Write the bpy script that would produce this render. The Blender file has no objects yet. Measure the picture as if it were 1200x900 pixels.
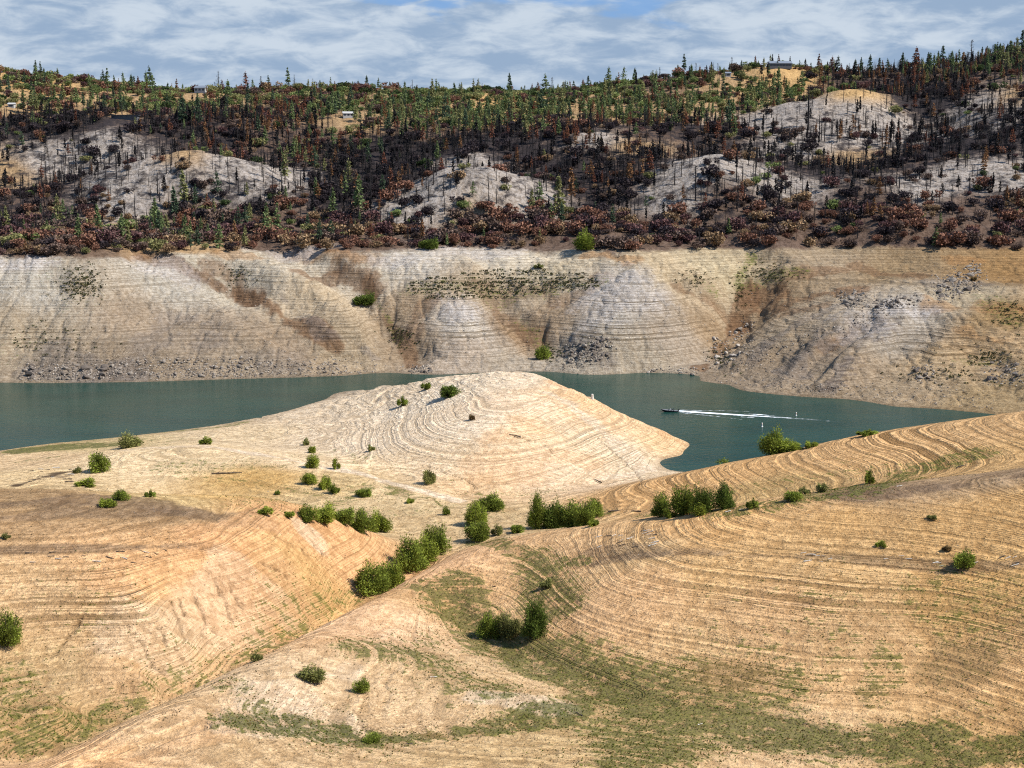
import bpy, math, random
import numpy as np

# ------------------------------------------------------------------ camera, world, sun, exposure
C = bpy.context.scene
F = 1200 * 50 / 36.0                      # focal length in pixels of a 1200 wide frame
CAMZ = 100.0
PITCH = math.atan(250 / F)
cam_data = bpy.data.cameras.new('camera')
cam_data.lens = 50; cam_data.sensor_width = 36
cam_data.clip_start = 1; cam_data.clip_end = 20000
cam = bpy.data.objects.new('camera', cam_data)
C.collection.objects.link(cam)
cam.location = (0, 0, CAMZ)
cam.rotation_euler = (math.pi / 2 - PITCH, 0, 0)
C.camera = cam
C.cycles.use_denoising = False; C.cycles.diffuse_bounces = 2; C.cycles.glossy_bounces = 2; C.cycles.max_bounces = 4
C.cycles.pixel_filter_type = 'BLACKMAN_HARRIS'; C.cycles.filter_width = 1.15

SUN_EL, SUN_AZ = math.radians(47), math.radians(102)      # azimuth clockwise from the view direction (+Y)
C.view_settings.view_transform = 'Standard'
C.view_settings.look = 'None'
C.view_settings.gamma = 1.0
C.view_settings.use_curve_mapping = False
C.view_settings.exposure = 0.72
SUN_STRENGTH = 4.9
SKY_STRENGTH = 0.088

sun_data = bpy.data.lights.new('sun', 'SUN')
sun_data.energy = SUN_STRENGTH; sun_data.angle = math.radians(0.53); sun_data.color = (1.0, 0.965, 0.91)
sun = bpy.data.objects.new('sun', sun_data); C.collection.objects.link(sun)
sd = np.array([math.sin(SUN_AZ) * math.cos(SUN_EL), math.cos(SUN_AZ) * math.cos(SUN_EL), math.sin(SUN_EL)])
from mathutils import Vector
sun.rotation_euler = Vector(sd).to_track_quat('Z', 'Y').to_euler()
sun.location = (200, -50, 400)

class NT:
    """small node tree helper"""
    def __init__(self, tree):
        self.t = tree; tree.nodes.clear()
    def n(self, typ, **kw):
        nd = self.t.nodes.new(typ)
        for k, v in kw.items(): setattr(nd, k, v)
        return nd
    def link(self, a, b): self.t.links.new(a, b)
    def put(self, sock, v):
        if hasattr(v, 'is_output') or isinstance(v, bpy.types.NodeSocket): self.link(v, sock)
        else: sock.default_value = v
    def math(self, op, a, b=0.0, c=None, clamp=False):
        nd = self.n('ShaderNodeMath', operation=op); nd.use_clamp = clamp
        self.put(nd.inputs[0], a); self.put(nd.inputs[1], b)
        if c is not None: self.put(nd.inputs[2], c)
        return nd.outputs[0]
    def mix(self, f, a, b, blend='MIX'):
        nd = self.n('ShaderNodeMix', data_type='RGBA', blend_type=blend)
        self.put(nd.inputs[0], f)
        for s, v in ((nd.inputs[6], a), (nd.inputs[7], b)):
            if isinstance(v, (tuple, list)): v = tuple(v) + ((1,) if len(v) == 3 else ())
            self.put(s, v)
        return nd.outputs[2]
    def vmul(self, v, s):
        nd = self.n('ShaderNodeVectorMath', operation='MULTIPLY'); self.put(nd.inputs[0], v); self.put(nd.inputs[1], s)
        return nd.outputs[0]
    def noise(self, vec, scale=1.0, detail=3.0, rough=0.5, dist=0.0):
        nd = self.n('ShaderNodeTexNoise'); self.put(nd.inputs['Vector'], vec)
        nd.inputs['Scale'].default_value = scale; nd.inputs['Detail'].default_value = detail
        nd.inputs['Roughness'].default_value = rough; nd.inputs['Distortion'].default_value = dist
        return nd.outputs['Fac']
    def smooth(self, v, a, b, lo=0.0, hi=1.0):
        nd = self.n('ShaderNodeMapRange', interpolation_type='SMOOTHSTEP')
        self.put(nd.inputs[0], v); nd.inputs[1].default_value = a; nd.inputs[2].default_value = b
        nd.inputs[3].default_value = lo; nd.inputs[4].default_value = hi
        return nd.outputs[0]

world = bpy.data.worlds.new('World'); C.world = world; world.use_nodes = True
w = NT(world.node_tree)
sky = w.n('ShaderNodeTexSky', sky_type='NISHITA'); sky.sun_disc = False
sky.sun_elevation = SUN_EL; sky.sun_rotation = SUN_AZ
sky.air_density = 1.0; sky.dust_density = 0.6; sky.ozone_density = 1.5
tc = w.n('ShaderNodeTexCoord'); sep = w.n('ShaderNodeSeparateXYZ'); w.link(tc.outputs['Generated'], sep.inputs[0])
zc = w.math('MAXIMUM', sep.outputs[2], 0.025)
comb = w.n('ShaderNodeCombineXYZ')
w.link(w.math('DIVIDE', sep.outputs[0], zc), comb.inputs[0]); w.link(w.math('DIVIDE', sep.outputs[1], zc), comb.inputs[1])
cl = comb.outputs[0]                                           # the ray where it meets a flat cloud deck
el = w.math('DIVIDE', sep.outputs[2], w.math('MAXIMUM', sep.outputs[1], 0.05)); azr = w.math('DIVIDE', sep.outputs[0], w.math('MAXIMUM', sep.outputs[1], 0.05))
dcomb = w.n('ShaderNodeCombineXYZ'); w.link(azr, dcomb.inputs[0]); w.link(el, dcomb.inputs[1])
big = w.noise(w.vmul(dcomb.outputs[0], (7.5, 30, 1)), 1.0, 6, 0.56, 0.3)
fine = w.noise(w.vmul(dcomb.outputs[0], (24, 75, 1)), 1.0, 5, 0.60, 0.4)
bsum = w.math('ADD', w.math('MULTIPLY', big, 0.48), w.math('MULTIPLY', fine, 0.52))
lum = w.smooth(bsum, 0.41, 0.60)
ccol = w.mix(lum, (2.15, 2.95, 4.1), (4.1, 4.7, 5.4))
# the deck thins out high up, where the blue shows through
gap = w.math('ADD', w.math('MULTIPLY', sep.outputs[2], 16.0), w.math('MULTIPLY', w.math('SUBTRACT', big, 0.5), -3.2))
az = w.math('SUBTRACT', w.math('DIVIDE', sep.outputs[0], w.math('MAXIMUM', sep.outputs[1], 0.05)), 0.02)
gap = w.math('SUBTRACT', gap, w.math('MINIMUM', w.math('MULTIPLY', w.math('MULTIPLY', az, az), 7.0), 0.6))
gapf = w.smooth(gap, 1.70, 2.0, 0.0, 0.85)
blue = w.mix(0.72, sky.outputs[0], (0.75, 2.1, 4.9))
bg = w.n('ShaderNodeBackground'); bg.inputs['Strength'].default_value = SKY_STRENGTH
w.link(w.mix(gapf, ccol, blue), bg.inputs['Color'])
wo = w.n('ShaderNodeOutputWorld'); w.link(bg.outputs[0], wo.inputs[0])

# ------------------------------------------------------------------ basic helpers
def lin(c):
    c = np.asarray(c, float) / 255.0
    return np.where(c <= 0.04045, c / 12.92, ((c + 0.055) / 1.055) ** 2.4)
GAIN = 1.42
def alb(r, g, b):
    """an albedo from the colour the sunlit surface shows"""
    return np.minimum(lin((r, g, b)) / GAIN, 0.8)

_ga = np.random.default_rng(99).uniform(0, 2 * math.pi, 65536)
_gx, _gy = np.cos(_ga).astype(np.float32), np.sin(_ga).astype(np.float32)
def perlin(x, y, seed=0):
    ix = np.floor(x); iy = np.floor(y); fx = (x - ix).astype(np.float32); fy = (y - iy).astype(np.float32)
    ix = ix.astype(np.int32) + seed * 37; iy = iy.astype(np.int32) + seed * 91
    ux = fx * fx * fx * (fx * (fx * 6 - 15) + 10); uy = fy * fy * fy * (fy * (fy * 6 - 15) + 10)
    def g(dx, dy):
        h = (((iy + dy) & 255) << 8) | ((ix + dx) & 255)
        return _gx[h] * (fx - dx) + _gy[h] * (fy - dy)
    a = g(0, 0); a += (g(1, 0) - a) * ux
    b = g(0, 1); b += (g(1, 1) - b) * ux
    return (a + (b - a) * uy) * 1.5
def fbm(x, y, scale, octv=4, seed=0, rough=0.5):
    s = 0; amp = 1.0
    for k in range(octv):
        s = s + amp * perlin(x / scale, y / scale, seed + 17 * k); amp *= rough; scale *= 0.5
    return s
def sstep(a, b, v):
    t = np.clip((v - a) / (b - a), 0, 1); return t * t * (3 - 2 * t)

def ray(px, py):
    cx, cy = (px - 600) / F, (450 - py) / F
    return np.array([cx, math.cos(PITCH) + cy * math.sin(PITCH), -math.sin(PITCH) + cy * math.cos(PITCH)])

# ------------------------------------------------------------------ terrain: heights given at surveyed points
P = []
def Z(*pts):
    for px, py, z in pts:
        r = ray(px, py); t = (z - CAMZ) / r[2]; P.append((r[0] * t, r[1] * t, z))
def D(*pts):
    for px, py, d in pts:
        r = ray(px, py); t = d / r[1]; P.append((r[0] * t, d, CAMZ + r[2] * t))
def H(*pts):
    for px, d, z in pts: P.append(((px - 600) / F * d, d, z))

# near: ravine, spur, grassy gully
Z((-200,900,26),(0,897,17),(340,745,10.8),(430,698,9),(445,688,8.6),(500,655,8),(560,633,7.5))
def line(fn, pts, step=22):
    pts = np.array(pts, float)
    for a, b in zip(pts[:-1], pts[1:]):
        n = max(1, int(abs(b[0] - a[0]) / step))
        for k in range(n): fn(tuple(a + (b - a) * k / n))
    fn(tuple(pts[-1]))
line(Z, [(20,915,22.0),(60,893,21.0),(150,845,19.7),(250,796,18.3),(340,752,16.6),(430,706,14.7),(500,668,13.0),(545,642,11.6)])
line(H, [(20,196,14.6),(60,206,14.0),(150,222,12.9),(250,244,11.6),(340,267,10.3),(430,296,8.8),(500,325,7.8),(545,346,7.3)])
H((0,214,15.5))
Z((160,880,21.2),(300,835,19.6),(420,740,16.0),(490,690,14.2),(580,633,13.2))
Z((350,820,18.5),(430,868,17.2),(560,865,15.7),(640,846,14.4),(300,895,20.5),(430,898,19.2),(600,898,17.8),(700,892,16.2),(770,888,15.5))
Z((530,715,12),(600,757,12.4),(680,800,12.8),(760,826,13),(850,850,13),(980,872,13.2),(1100,888,13.6))
Z((500,772,15.6),(600,816,15),(420,790,17),(520,735,13.0))
H((-250,150,30),(100,150,30),(500,150,26),(900,150,22),(1300,150,24),(-250,115,42),(100,115,44),(600,115,40),(1100,115,38),(1400,115,38))
# near right hillside
Z((640,690,16.5),(700,740,16.0),(720,680,21),(720,640,22.6),(720,612,22.5),(640,622,17),(640,650,18.2),(900,750,18),(900,680,23.5),(900,630,27.8),(894,598,30),
  (800,608,26.5),(800,640,25.3),(800,700,20.8),(980,586,32.2),(1000,630,28.6),
  (1100,770,17.5),(1100,690,24),(1100,630,29.5),(1102,575,34),(1200,562,36),(1200,630,31),(1200,700,25),(1200,800,17.5),(1200,875,14.5),(1000,800,15.4),(1000,720,21.3),
  (1400,555,41),(1400,640,33),(1400,750,24),(1400,870,17))
H((640,356,8.5),(720,345,12.5),(800,345,12),(894,340,18),(1000,340,22),(1102,335,26),(1200,335,29),(1400,335,34))
# valley and second ridge on the right
Z((660,616,8),(740,606,9.6),(800,602,11),(848,596,12.5),(930,585,15),(1020,566,19),(1100,552,22),(1200,535,26),(1400,515,31))
Z((700,582,8),(760,563,10),(850,543,13),(930,527,16),(1000,511,19.5),(1100,495,23),(1200,482,26.5),(1400,458,33),(820,575,11.6),(900,560,15),(1050,535,20.5),(760,585,9.2))
H((700,440,2),(760,455,2.0),(800,462,1),(850,470,0),(930,478,0),(1000,488,0),(1100,495,0),(1200,500,0),(1400,515,0),(850,505,-5),(1000,530,-6),(1200,540,-6),(1400,555,-6))
# near left mound
Z((0,573,32),(90,575,31.5),(180,582,30),(260,590,28.5),(330,600,26),(400,618,19.5),(440,628,14),(470,636,10),(-200,570,34),(50,605,31.4),(150,610,30.2),(260,615,28),
  (0,645,29),(150,645,28.3),(250,645,26.3),(330,645,22.5),(390,662,15),(0,750,20.5),(100,750,19.5),(200,742,19.2),(300,690,19.2),(350,718,13),(380,700,13.2),(60,830,17),(0,832,18),(-200,800,22),(-200,680,29),(170,800,15.8))
H((0,348,17),(180,348,15),(330,345,13.5),(0,378,9),(180,378,7.6),(330,370,7.6),(-250,350,20),(-250,390,10),(420,352,8.6))
# low flats by the lake
Z((60,572,8),(120,570,7.4),(200,592,6.5),(300,600,6),(250,565,5.6),(350,577,6),(400,600,6.4),(480,610,6.4),(530,605,6.3),(560,600,6.2),(450,588,6.3),(600,600,6.6),(600,625,8.2),
  (150,530,6.5),(230,525,8.3),(330,538,7.4),(430,558,6.5),(540,587,5.5),(300,521,3.4),(250,512,2.4),(400,531,4.2),(470,560,5.0),(60,550,6),(20,548,3.5),(180,555,6.3),
  (0,528,0),(60,519.5,0),(150,511,0),(240,500,0),(300,489,0),(350,478,0),(100,525,1.5),(40,535,1.6),(-200,545,0),(-200,575,7))
# the pale peninsula
Z((400,465,1.2),(450,454,4.6),(520,441,13),(555,437.5,17.5),(590,436,20),(622,437,19.2),(650,448,16),(700,469,11),(760,499,4.8),(806,520,0.3),
  (560,520,11.2),(480,490,10),(600,480,17.2),(540,470,15.6),(680,500,10.2),(740,522,4.6),(778,547,0),(800,533,0),(740,556,1.4),(680,560,3.4),(600,573,4.8),(450,520,7.2),(520,560,6),(640,545,6.0),(400,500,3.2),(700,574,6.5),(350,500,2.0),(640,515,10.5),(440,480,5.6))
H((-200,520,-3),(0,545,-3),(150,565,-3),(240,590,-3),(300,615,-3),(350,640,-3),(400,655,-3),(450,662,-2.5),(520,655,-2.5),(590,645,-2.5),(650,620,-2.5),(700,590,-2.5),(760,556,-2.5),(812,530,-2.0),(820,500,-2.5),(812,478,-1.8),(790,488,-1.0),
  (-250,600,-8),(0,610,-8),(250,650,-7),(820,560,-7),(950,570,-7),(1150,560,-6),(1400,570,-6))
# far bank: waterline, high water line
Z((-300,447,0),(-100,448,0),(0,448.5,0),(100,448.5,0),(200,446.5,0),(300,443.5,0),(400,440.5,0),(480,438.5,0),(560,437,0),(650,436,0),(750,437,0),(812,440,0),(822,447,0),(870,457.5,0),(950,465.5,0),(1050,476.5,0),(1150,484,0),(1300,491,0),(1500,500,0))
for px, d in ((-300,635),(0,640),(200,645),(400,660),(560,670),(700,665),(800,640),(870,615),(950,597),(1050,573)): H((px, d, -7))
for px, py in ((-300,300),(-150,300),(0,303),(100,303),(200,298),(260,297),(330,294),(400,296),(480,294),(560,293),(640,294),(720,297),(800,293),(880,292),(960,291),(1050,292),(1150,293),(1300,292),(1500,290)): Z((px, py, 53))
D((60,370,722),(0,345,738),(-150,370,725),(200,375,738),(120,410,698),(250,415,704),(200,330,776),(150,318,772),(300,360,752),(370,400,722),(285,342,786),(345,372,760),(420,415,723),(250,318,800),
  (330,318,792),(400,360,756),(445,400,729),(360,338,776),(375,316,814),(425,352,785),(455,385,757),(478,425,719),(500,345,780),(545,358,763),(545,395,732),(520,420,714),(490,320,805),(590,365,776),(635,405,741),(610,330,801),(560,310,813),(640,425,716),
  (725,313,794),(725,355,754),(725,400,721),(670,350,774),(790,350,769),(780,400,727),(850,385,763),(872,345,799),(885,318,819),(832,425,718),(690,425,707),(810,320,807))
D((900,420,704),(880,445,670),(950,400,698),(1000,430,650),(1000,455,632),(1060,358,735),(1100,420,655),(1110,455,622),(1150,385,690),(1200,440,622),(1200,360,722),(980,345,768),(920,345,790),(1100,328,778),(930,310,826),(1180,325,790),(1350,400,690),(1350,340,770),(1040,400,690),(905,385,742))
# burnt hills above the bank
for px in (-300, -100, 60, 200, 330, 470, 600, 760, 900, 1050, 1200, 1400): H((px, 868, 58.5))
D((0,250,930),(-200,250,930),(110,255,925),(210,243,938),(320,250,930),(400,252,925),(560,250,915),(700,252,925),(840,252,925),(1000,250,920),(1130,255,905),(1300,250,910))
D((210,177,1000),(130,196,990),(290,189,995),(350,216,985),(70,226,975),(115,160,1090),(60,190,1060),(20,225,1000),(210,205,965)); H((210,1045,106),(300,1045,104),(130,1040,100))
D((250,150,1130),(0,170,1090),(0,130,1200),(400,205,1020),(400,165,1110),(400,130,1210),(-250,180,1090),(120,130,1210))
D((570,197,955),(520,206,950),(620,214,950),(470,240,935),(655,240,935),(570,222,930),(560,188,1040),(560,165,1100)); H((570,1000,94),(500,1000,94),(640,1000,96))
D((725,158,1080),(700,205,1000),(840,177,1000),(770,199,985),(900,196,990),(950,230,950),(840,215,955),(840,150,1125)); H((840,1045,105),(900,1045,108))
D((1000,104,1240),(930,121,1220),(870,150,1180),(1060,124,1230),(1100,150,1190),(980,170,1100),(1050,188,1050),(930,185,1060)); H((1000,1290,162),(930,1280,158))
D((1130,194,1005),(1060,214,975),(1200,199,1000),(1150,125,1180),(1200,104,1230),(1350,190,1000),(1350,100,1230))
D((-300,84,1400),(-100,84,1400),(0,86,1400),(50,93,1410),(100,99,1420),(200,108,1420),(300,109,1420),(400,105,1420),(500,110,1420),(600,110,1420),(700,106,1420),(790,89,1420),(850,85,1420),(900,80,1420),(940,80,1420),(1000,87,1420),(1060,84,1420),(1150,74,1420),(1200,62,1420),(1500,40,1420))
D((500,136,1230),(650,136,1230),(800,126,1260),(300,136,1230))
for px in (-300, 0, 300, 600, 900, 1200, 1500): H((px, 1560, 172), (px, 1900, 110), (px, 2700, 40))

H((1900,190,22),(1900,260,33),(1900,330,40),(1900,430,34),(1900,530,4),(-700,190,26),(-700,260,28),(-700,330,28),(-700,420,9),(-700,500,2))
P = np.array(P)
U0, U1, NU = -0.455, 0.455, 1201
YS = 130.0                                         # the strip stays wide close to the camera
Y0, Y1, NY = 112.0, 2600.0, 1301
L0, L1 = math.log(Y0), math.log(Y1)
def tps_solve(A, zv, reg=2e-5):
    n = len(A); d2 = ((A[:, None] - A[None]) ** 2).sum(-1)
    K = 0.5 * d2 * np.log(d2 + 1e-12) + reg * np.eye(n)
    Q = np.c_[np.ones(n), A]
    M = np.block([[K, Q], [Q.T, np.zeros((3, 3))]])
    return np.linalg.solve(M, np.r_[zv, np.zeros(3)])
A = np.c_[P[:, 0] / P[:, 1], np.log(P[:, 1])]
wt = tps_solve(A, P[:, 2])
CU, CY = 281, 401                                  # coarse grid
gu = np.linspace(U0, U1, CU); gl = np.linspace(L0, L1, CY)
GU, GL = np.meshgrid(gu, gl)
q = np.c_[(GU * (1 + YS / np.exp(GL))).ravel(), GL.ravel()]
zc_ = np.empty(len(q))
for i in range(0, len(q), 8000):
    s = q[i:i + 8000]; d2 = ((s[:, None] - A[None]) ** 2).sum(-1)
    zc_[i:i + 8000] = (0.5 * d2 * np.log(d2 + 1e-12)) @ wt[:len(A)] + wt[-3] + s @ wt[-2:]
zc_ = zc_.reshape(CY, CU)
def cubic_matrix(n_out, n_in):
    M = np.zeros((n_out, n_in)); t = np.linspace(0, n_in - 1, n_out); i = np.minimum(t.astype(int), n_in - 2); f = t - i
    w4 = [-0.5*f + f*f - 0.5*f**3, 1 - 2.5*f*f + 1.5*f**3, 0.5*f + 2*f*f - 1.5*f**3, -0.5*f*f + 0.5*f**3]
    for k in range(4):
        np.add.at(M, (np.arange(n_out), np.clip(i + k - 1, 0, n_in - 1)), w4[k])
    return M
MY, MU = cubic_matrix(NY, CY), cubic_matrix(NU, CU)
ZG = MY @ zc_ @ MU.T
ug = np.linspace(U0, U1, NU); lg = np.linspace(L0, L1, NY)
YG = np.exp(lg)[:, None] * np.ones((1, NU)); XG = ug[None] * (YG + YS)

def height(x, y):
    x = np.asarray(x, float); y = np.asarray(y, float)
    a = np.clip((x / (y + YS) - U0) / (U1 - U0) * (NU - 1), 0, NU - 1.001); b = np.clip((np.log(np.maximum(y, 1)) - L0) / (L1 - L0) * (NY - 1), 0, NY - 1.001)
    i = a.astype(int); j = b.astype(int); fa = a - i; fb = b - j
    return (ZG[j, i] * (1 - fa) + ZG[j, i + 1] * fa) * (1 - fb) + (ZG[j + 1, i] * (1 - fa) + ZG[j + 1, i + 1] * fa) * fb
def hit(px, py, dmin=165, dmax=1700):
    """the first place on the ground the line of sight meets"""
    r = ray(px, py); ys = np.exp(np.linspace(math.log(dmin), math.log(dmax), 3000)); t = ys / r[1]
    below = CAMZ + r[2] * t < np.maximum(height(r[0] * t, ys), 0.0)
    k = int(np.argmax(below)) if below.any() else len(ys) - 1
    return r[0] * t[k], ys[k]

# rills, knobs and ledges
near = 1 - sstep(480, 620, YG); upper = sstep(800, 900, YG); bank = (1 - near) * (1 - upper)
land = sstep(-0.5, 2.5, ZG)
n1 = fbm(XG, YG, 42, 4, 3); n2 = fbm(XG, YG, 9, 3, 11)
rill = 1 - np.abs(fbm(XG, YG * 0.45, 16, 3, 23)) * 2
ZG += land * (near * (0.32 * n1 + 0.08 * n2) + bank * (1.3 * n1 + 0.5 * n2 + 0.25 * fbm(XG, YG, 3.5, 2, 41) - 0.9 * sstep(0.5, 1.0, rill)) + upper * (3.2 * fbm(XG, YG, 70, 4, 5) + 0.8 * n2))

n3 = fbm(XG, YG, 2.6, 2, 63)
wig = fbm(XG, YG, 30, 4, 77)
# ------------------------------------------------------------------ ground cover, painted in ground coordinates
def warp(x, y): return np.c_[x / y, np.log(y)]
def idw(anchors, sigma=0.045):
    """anchors: rows of (px, py, values...) looked up where they lie on the ground; smooth blend between them"""
    pts = np.array([hit(a[0], a[1]) for a in anchors]); vals = np.array([a[2] for a in anchors], float)
    W = warp(pts[:, 0], pts[:, 1]); out = np.zeros((len(q), vals.shape[1])); tot = np.zeros((len(q), 1))
    for i in range(0, len(q), 8000):
        s = q[i:i + 8000]; d2 = ((s[:, None] - W[None]) ** 2).sum(-1)
        k = 1.0 / (d2 + sigma * sigma * 0.12) ** 2.2
        out[i:i + 8000] = k @ vals; tot[i:i + 8000] = k.sum(1, keepdims=True)
    return (out / tot).reshape(CY, CU, -1)
def linear_matrix(n_out, n_in):
    M = np.zeros((n_out, n_in)); t = np.linspace(0, n_in - 1, n_out); i = np.minimum(t.astype(int), n_in - 2); f = t - i
    M[np.arange(n_out), i] = 1 - f; M[np.arange(n_out), i + 1] += f
    return M
LY, LU = linear_matrix(NY, CY), linear_matrix(NU, CU)
def upsample(a): return np.stack([LY @ a[..., k] @ LU.T for k in range(a.shape[-1])], -1)

_A = alb
soil = [
 # left mound
 (60,590,_A(190,156,114)),(200,600,_A(184,150,110)),(20,615,_A(197,160,116)),(320,605,_A(226,178,124)),(100,650,_A(236,190,138)),(200,690,_A(240,190,134)),(60,720,_A(228,188,138)),(280,660,_A(238,180,122)),(240,710,_A(246,196,144)),(330,690,_A(238,192,136)),
 (400,640,_A(238,186,132)),(60,780,_A(220,184,134)),(150,780,_A(234,192,142)),(240,760,_A(234,192,142)),(80,840,_A(210,172,120)),(380,690,_A(228,182,122)),(30,690,_A(232,192,142)),
 # spur and gully
 (200,860,_A(236,196,148)),(100,890,_A(242,194,142)),(350,800,_A(240,206,162)),(430,730,_A(244,204,160)),(500,670,_A(244,196,146)),(300,880,_A(228,192,144)),(450,830,_A(230,194,148)),(600,890,_A(218,184,134)),(560,700,_A(238,192,138)),(560,790,_A(230,194,146)),(700,860,_A(220,186,134)),(940,875,_A(234,196,148)),(1100,880,_A(218,180,126)),
 # right hillside
 (660,660,_A(236,192,140)),(760,640,_A(230,192,140)),(740,700,_A(238,192,140)),(860,660,_A(234,190,132)),(850,620,_A(234,186,126)),(1000,605,_A(226,180,120)),(1000,660,_A(228,186,130)),(900,720,_A(232,188,136)),(1000,760,_A(228,186,134)),(1100,620,_A(220,176,118)),(1150,700,_A(220,176,116)),(1150,780,_A(224,180,126)),(1180,600,_A(216,172,114)),(1020,585,_A(200,166,124)),(820,770,_A(228,188,136)),(800,620,_A(234,186,128)),(1180,850,_A(218,174,118)),
 # second ridge and valley
 (760,580,_A(222,176,120)),(850,555,_A(222,176,120)),(1000,530,_A(222,178,124)),(1150,500,_A(218,176,124)),(900,575,_A(202,166,112)),(1150,540,_A(208,168,114)),(1080,570,_A(180,150,114)),(1160,560,_A(184,154,118)),
 # flats
 (250,580,_A(231,188,121)),(300,560,_A(225,182,115)),(200,585,_A(225,192,135)),(150,545,_A(245,216,171)),(250,535,_A(243,214,169)),(400,570,_A(223,192,139)),(350,540,_A(249,220,177)),(60,560,_A(235,204,155)),(30,540,_A(235,202,157)),(100,520,_A(227,200,149)),(450,575,_A(237,206,159)),(500,605,_A(219,188,141)),(580,610,_A(219,188,141)),(300,510,_A(235,208,167)),(480,595,_A(225,196,149)),
 # peninsula
 (590,445,_A(245,222,190)),(500,470,_A(247,226,196)),(420,480,_A(233,210,178)),(560,500,_A(249,226,194)),(620,470,_A(249,220,184)),(700,490,_A(245,208,164)),(680,470,_A(245,204,156)),(780,520,_A(243,206,158)),(720,520,_A(251,224,186)),(640,540,_A(251,222,184)),(540,540,_A(249,220,180)),(560,570,_A(247,208,160)),(640,565,_A(245,212,172)),(760,545,_A(239,214,178)),(460,510,_A(249,224,190)),(380,510,_A(237,212,178)),(600,510,_A(251,216,172)),
 # far bank
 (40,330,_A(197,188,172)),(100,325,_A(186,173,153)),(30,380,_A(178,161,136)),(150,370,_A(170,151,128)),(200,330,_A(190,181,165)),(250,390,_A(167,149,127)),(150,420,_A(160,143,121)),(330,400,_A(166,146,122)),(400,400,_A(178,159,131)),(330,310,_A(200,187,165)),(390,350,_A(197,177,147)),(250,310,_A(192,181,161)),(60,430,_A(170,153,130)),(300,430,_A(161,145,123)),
 (480,310,_A(207,197,181)),(600,305,_A(216,203,180)),(440,320,_A(200,187,165)),(545,375,_A(205,195,180)),(545,410,_A(188,171,151)),(470,360,_A(173,150,121)),(480,400,_A(162,141,115)),(600,350,_A(185,167,142)),(600,385,_A(156,129,99)),(640,370,_A(172,149,121)),(725,330,_A(189,180,167)),(725,370,_A(190,180,165)),(700,400,_A(179,166,146)),(780,390,_A(179,163,143)),(640,320,_A(198,183,155)),(780,310,_A(199,179,146)),(830,340,_A(189,168,138)),(840,320,_A(200,183,149)),(850,385,_A(168,143,112)),(600,430,_A(181,167,147)),(750,428,_A(181,167,145)),(560,335,_A(182,163,137)),
 (900,340,_A(156,133,103)),(960,310,_A(169,150,124)),(1050,320,_A(160,136,103)),(930,380,_A(169,151,126)),(1000,370,_A(181,165,143)),(880,430,_A(164,145,121)),(980,400,_A(158,139,116)),(1060,365,_A(189,179,165)),(1040,400,_A(171,159,142)),(1100,420,_A(186,161,126)),(1150,400,_A(182,154,117)),(1180,320,_A(162,128,84)),(1180,370,_A(159,130,89)),(1050,450,_A(173,152,123)),(1180,460,_A(169,145,108)),(1000,440,_A(164,145,121)),(1120,350,_A(181,165,138)),
]
soil_c = idw(soil)
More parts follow.
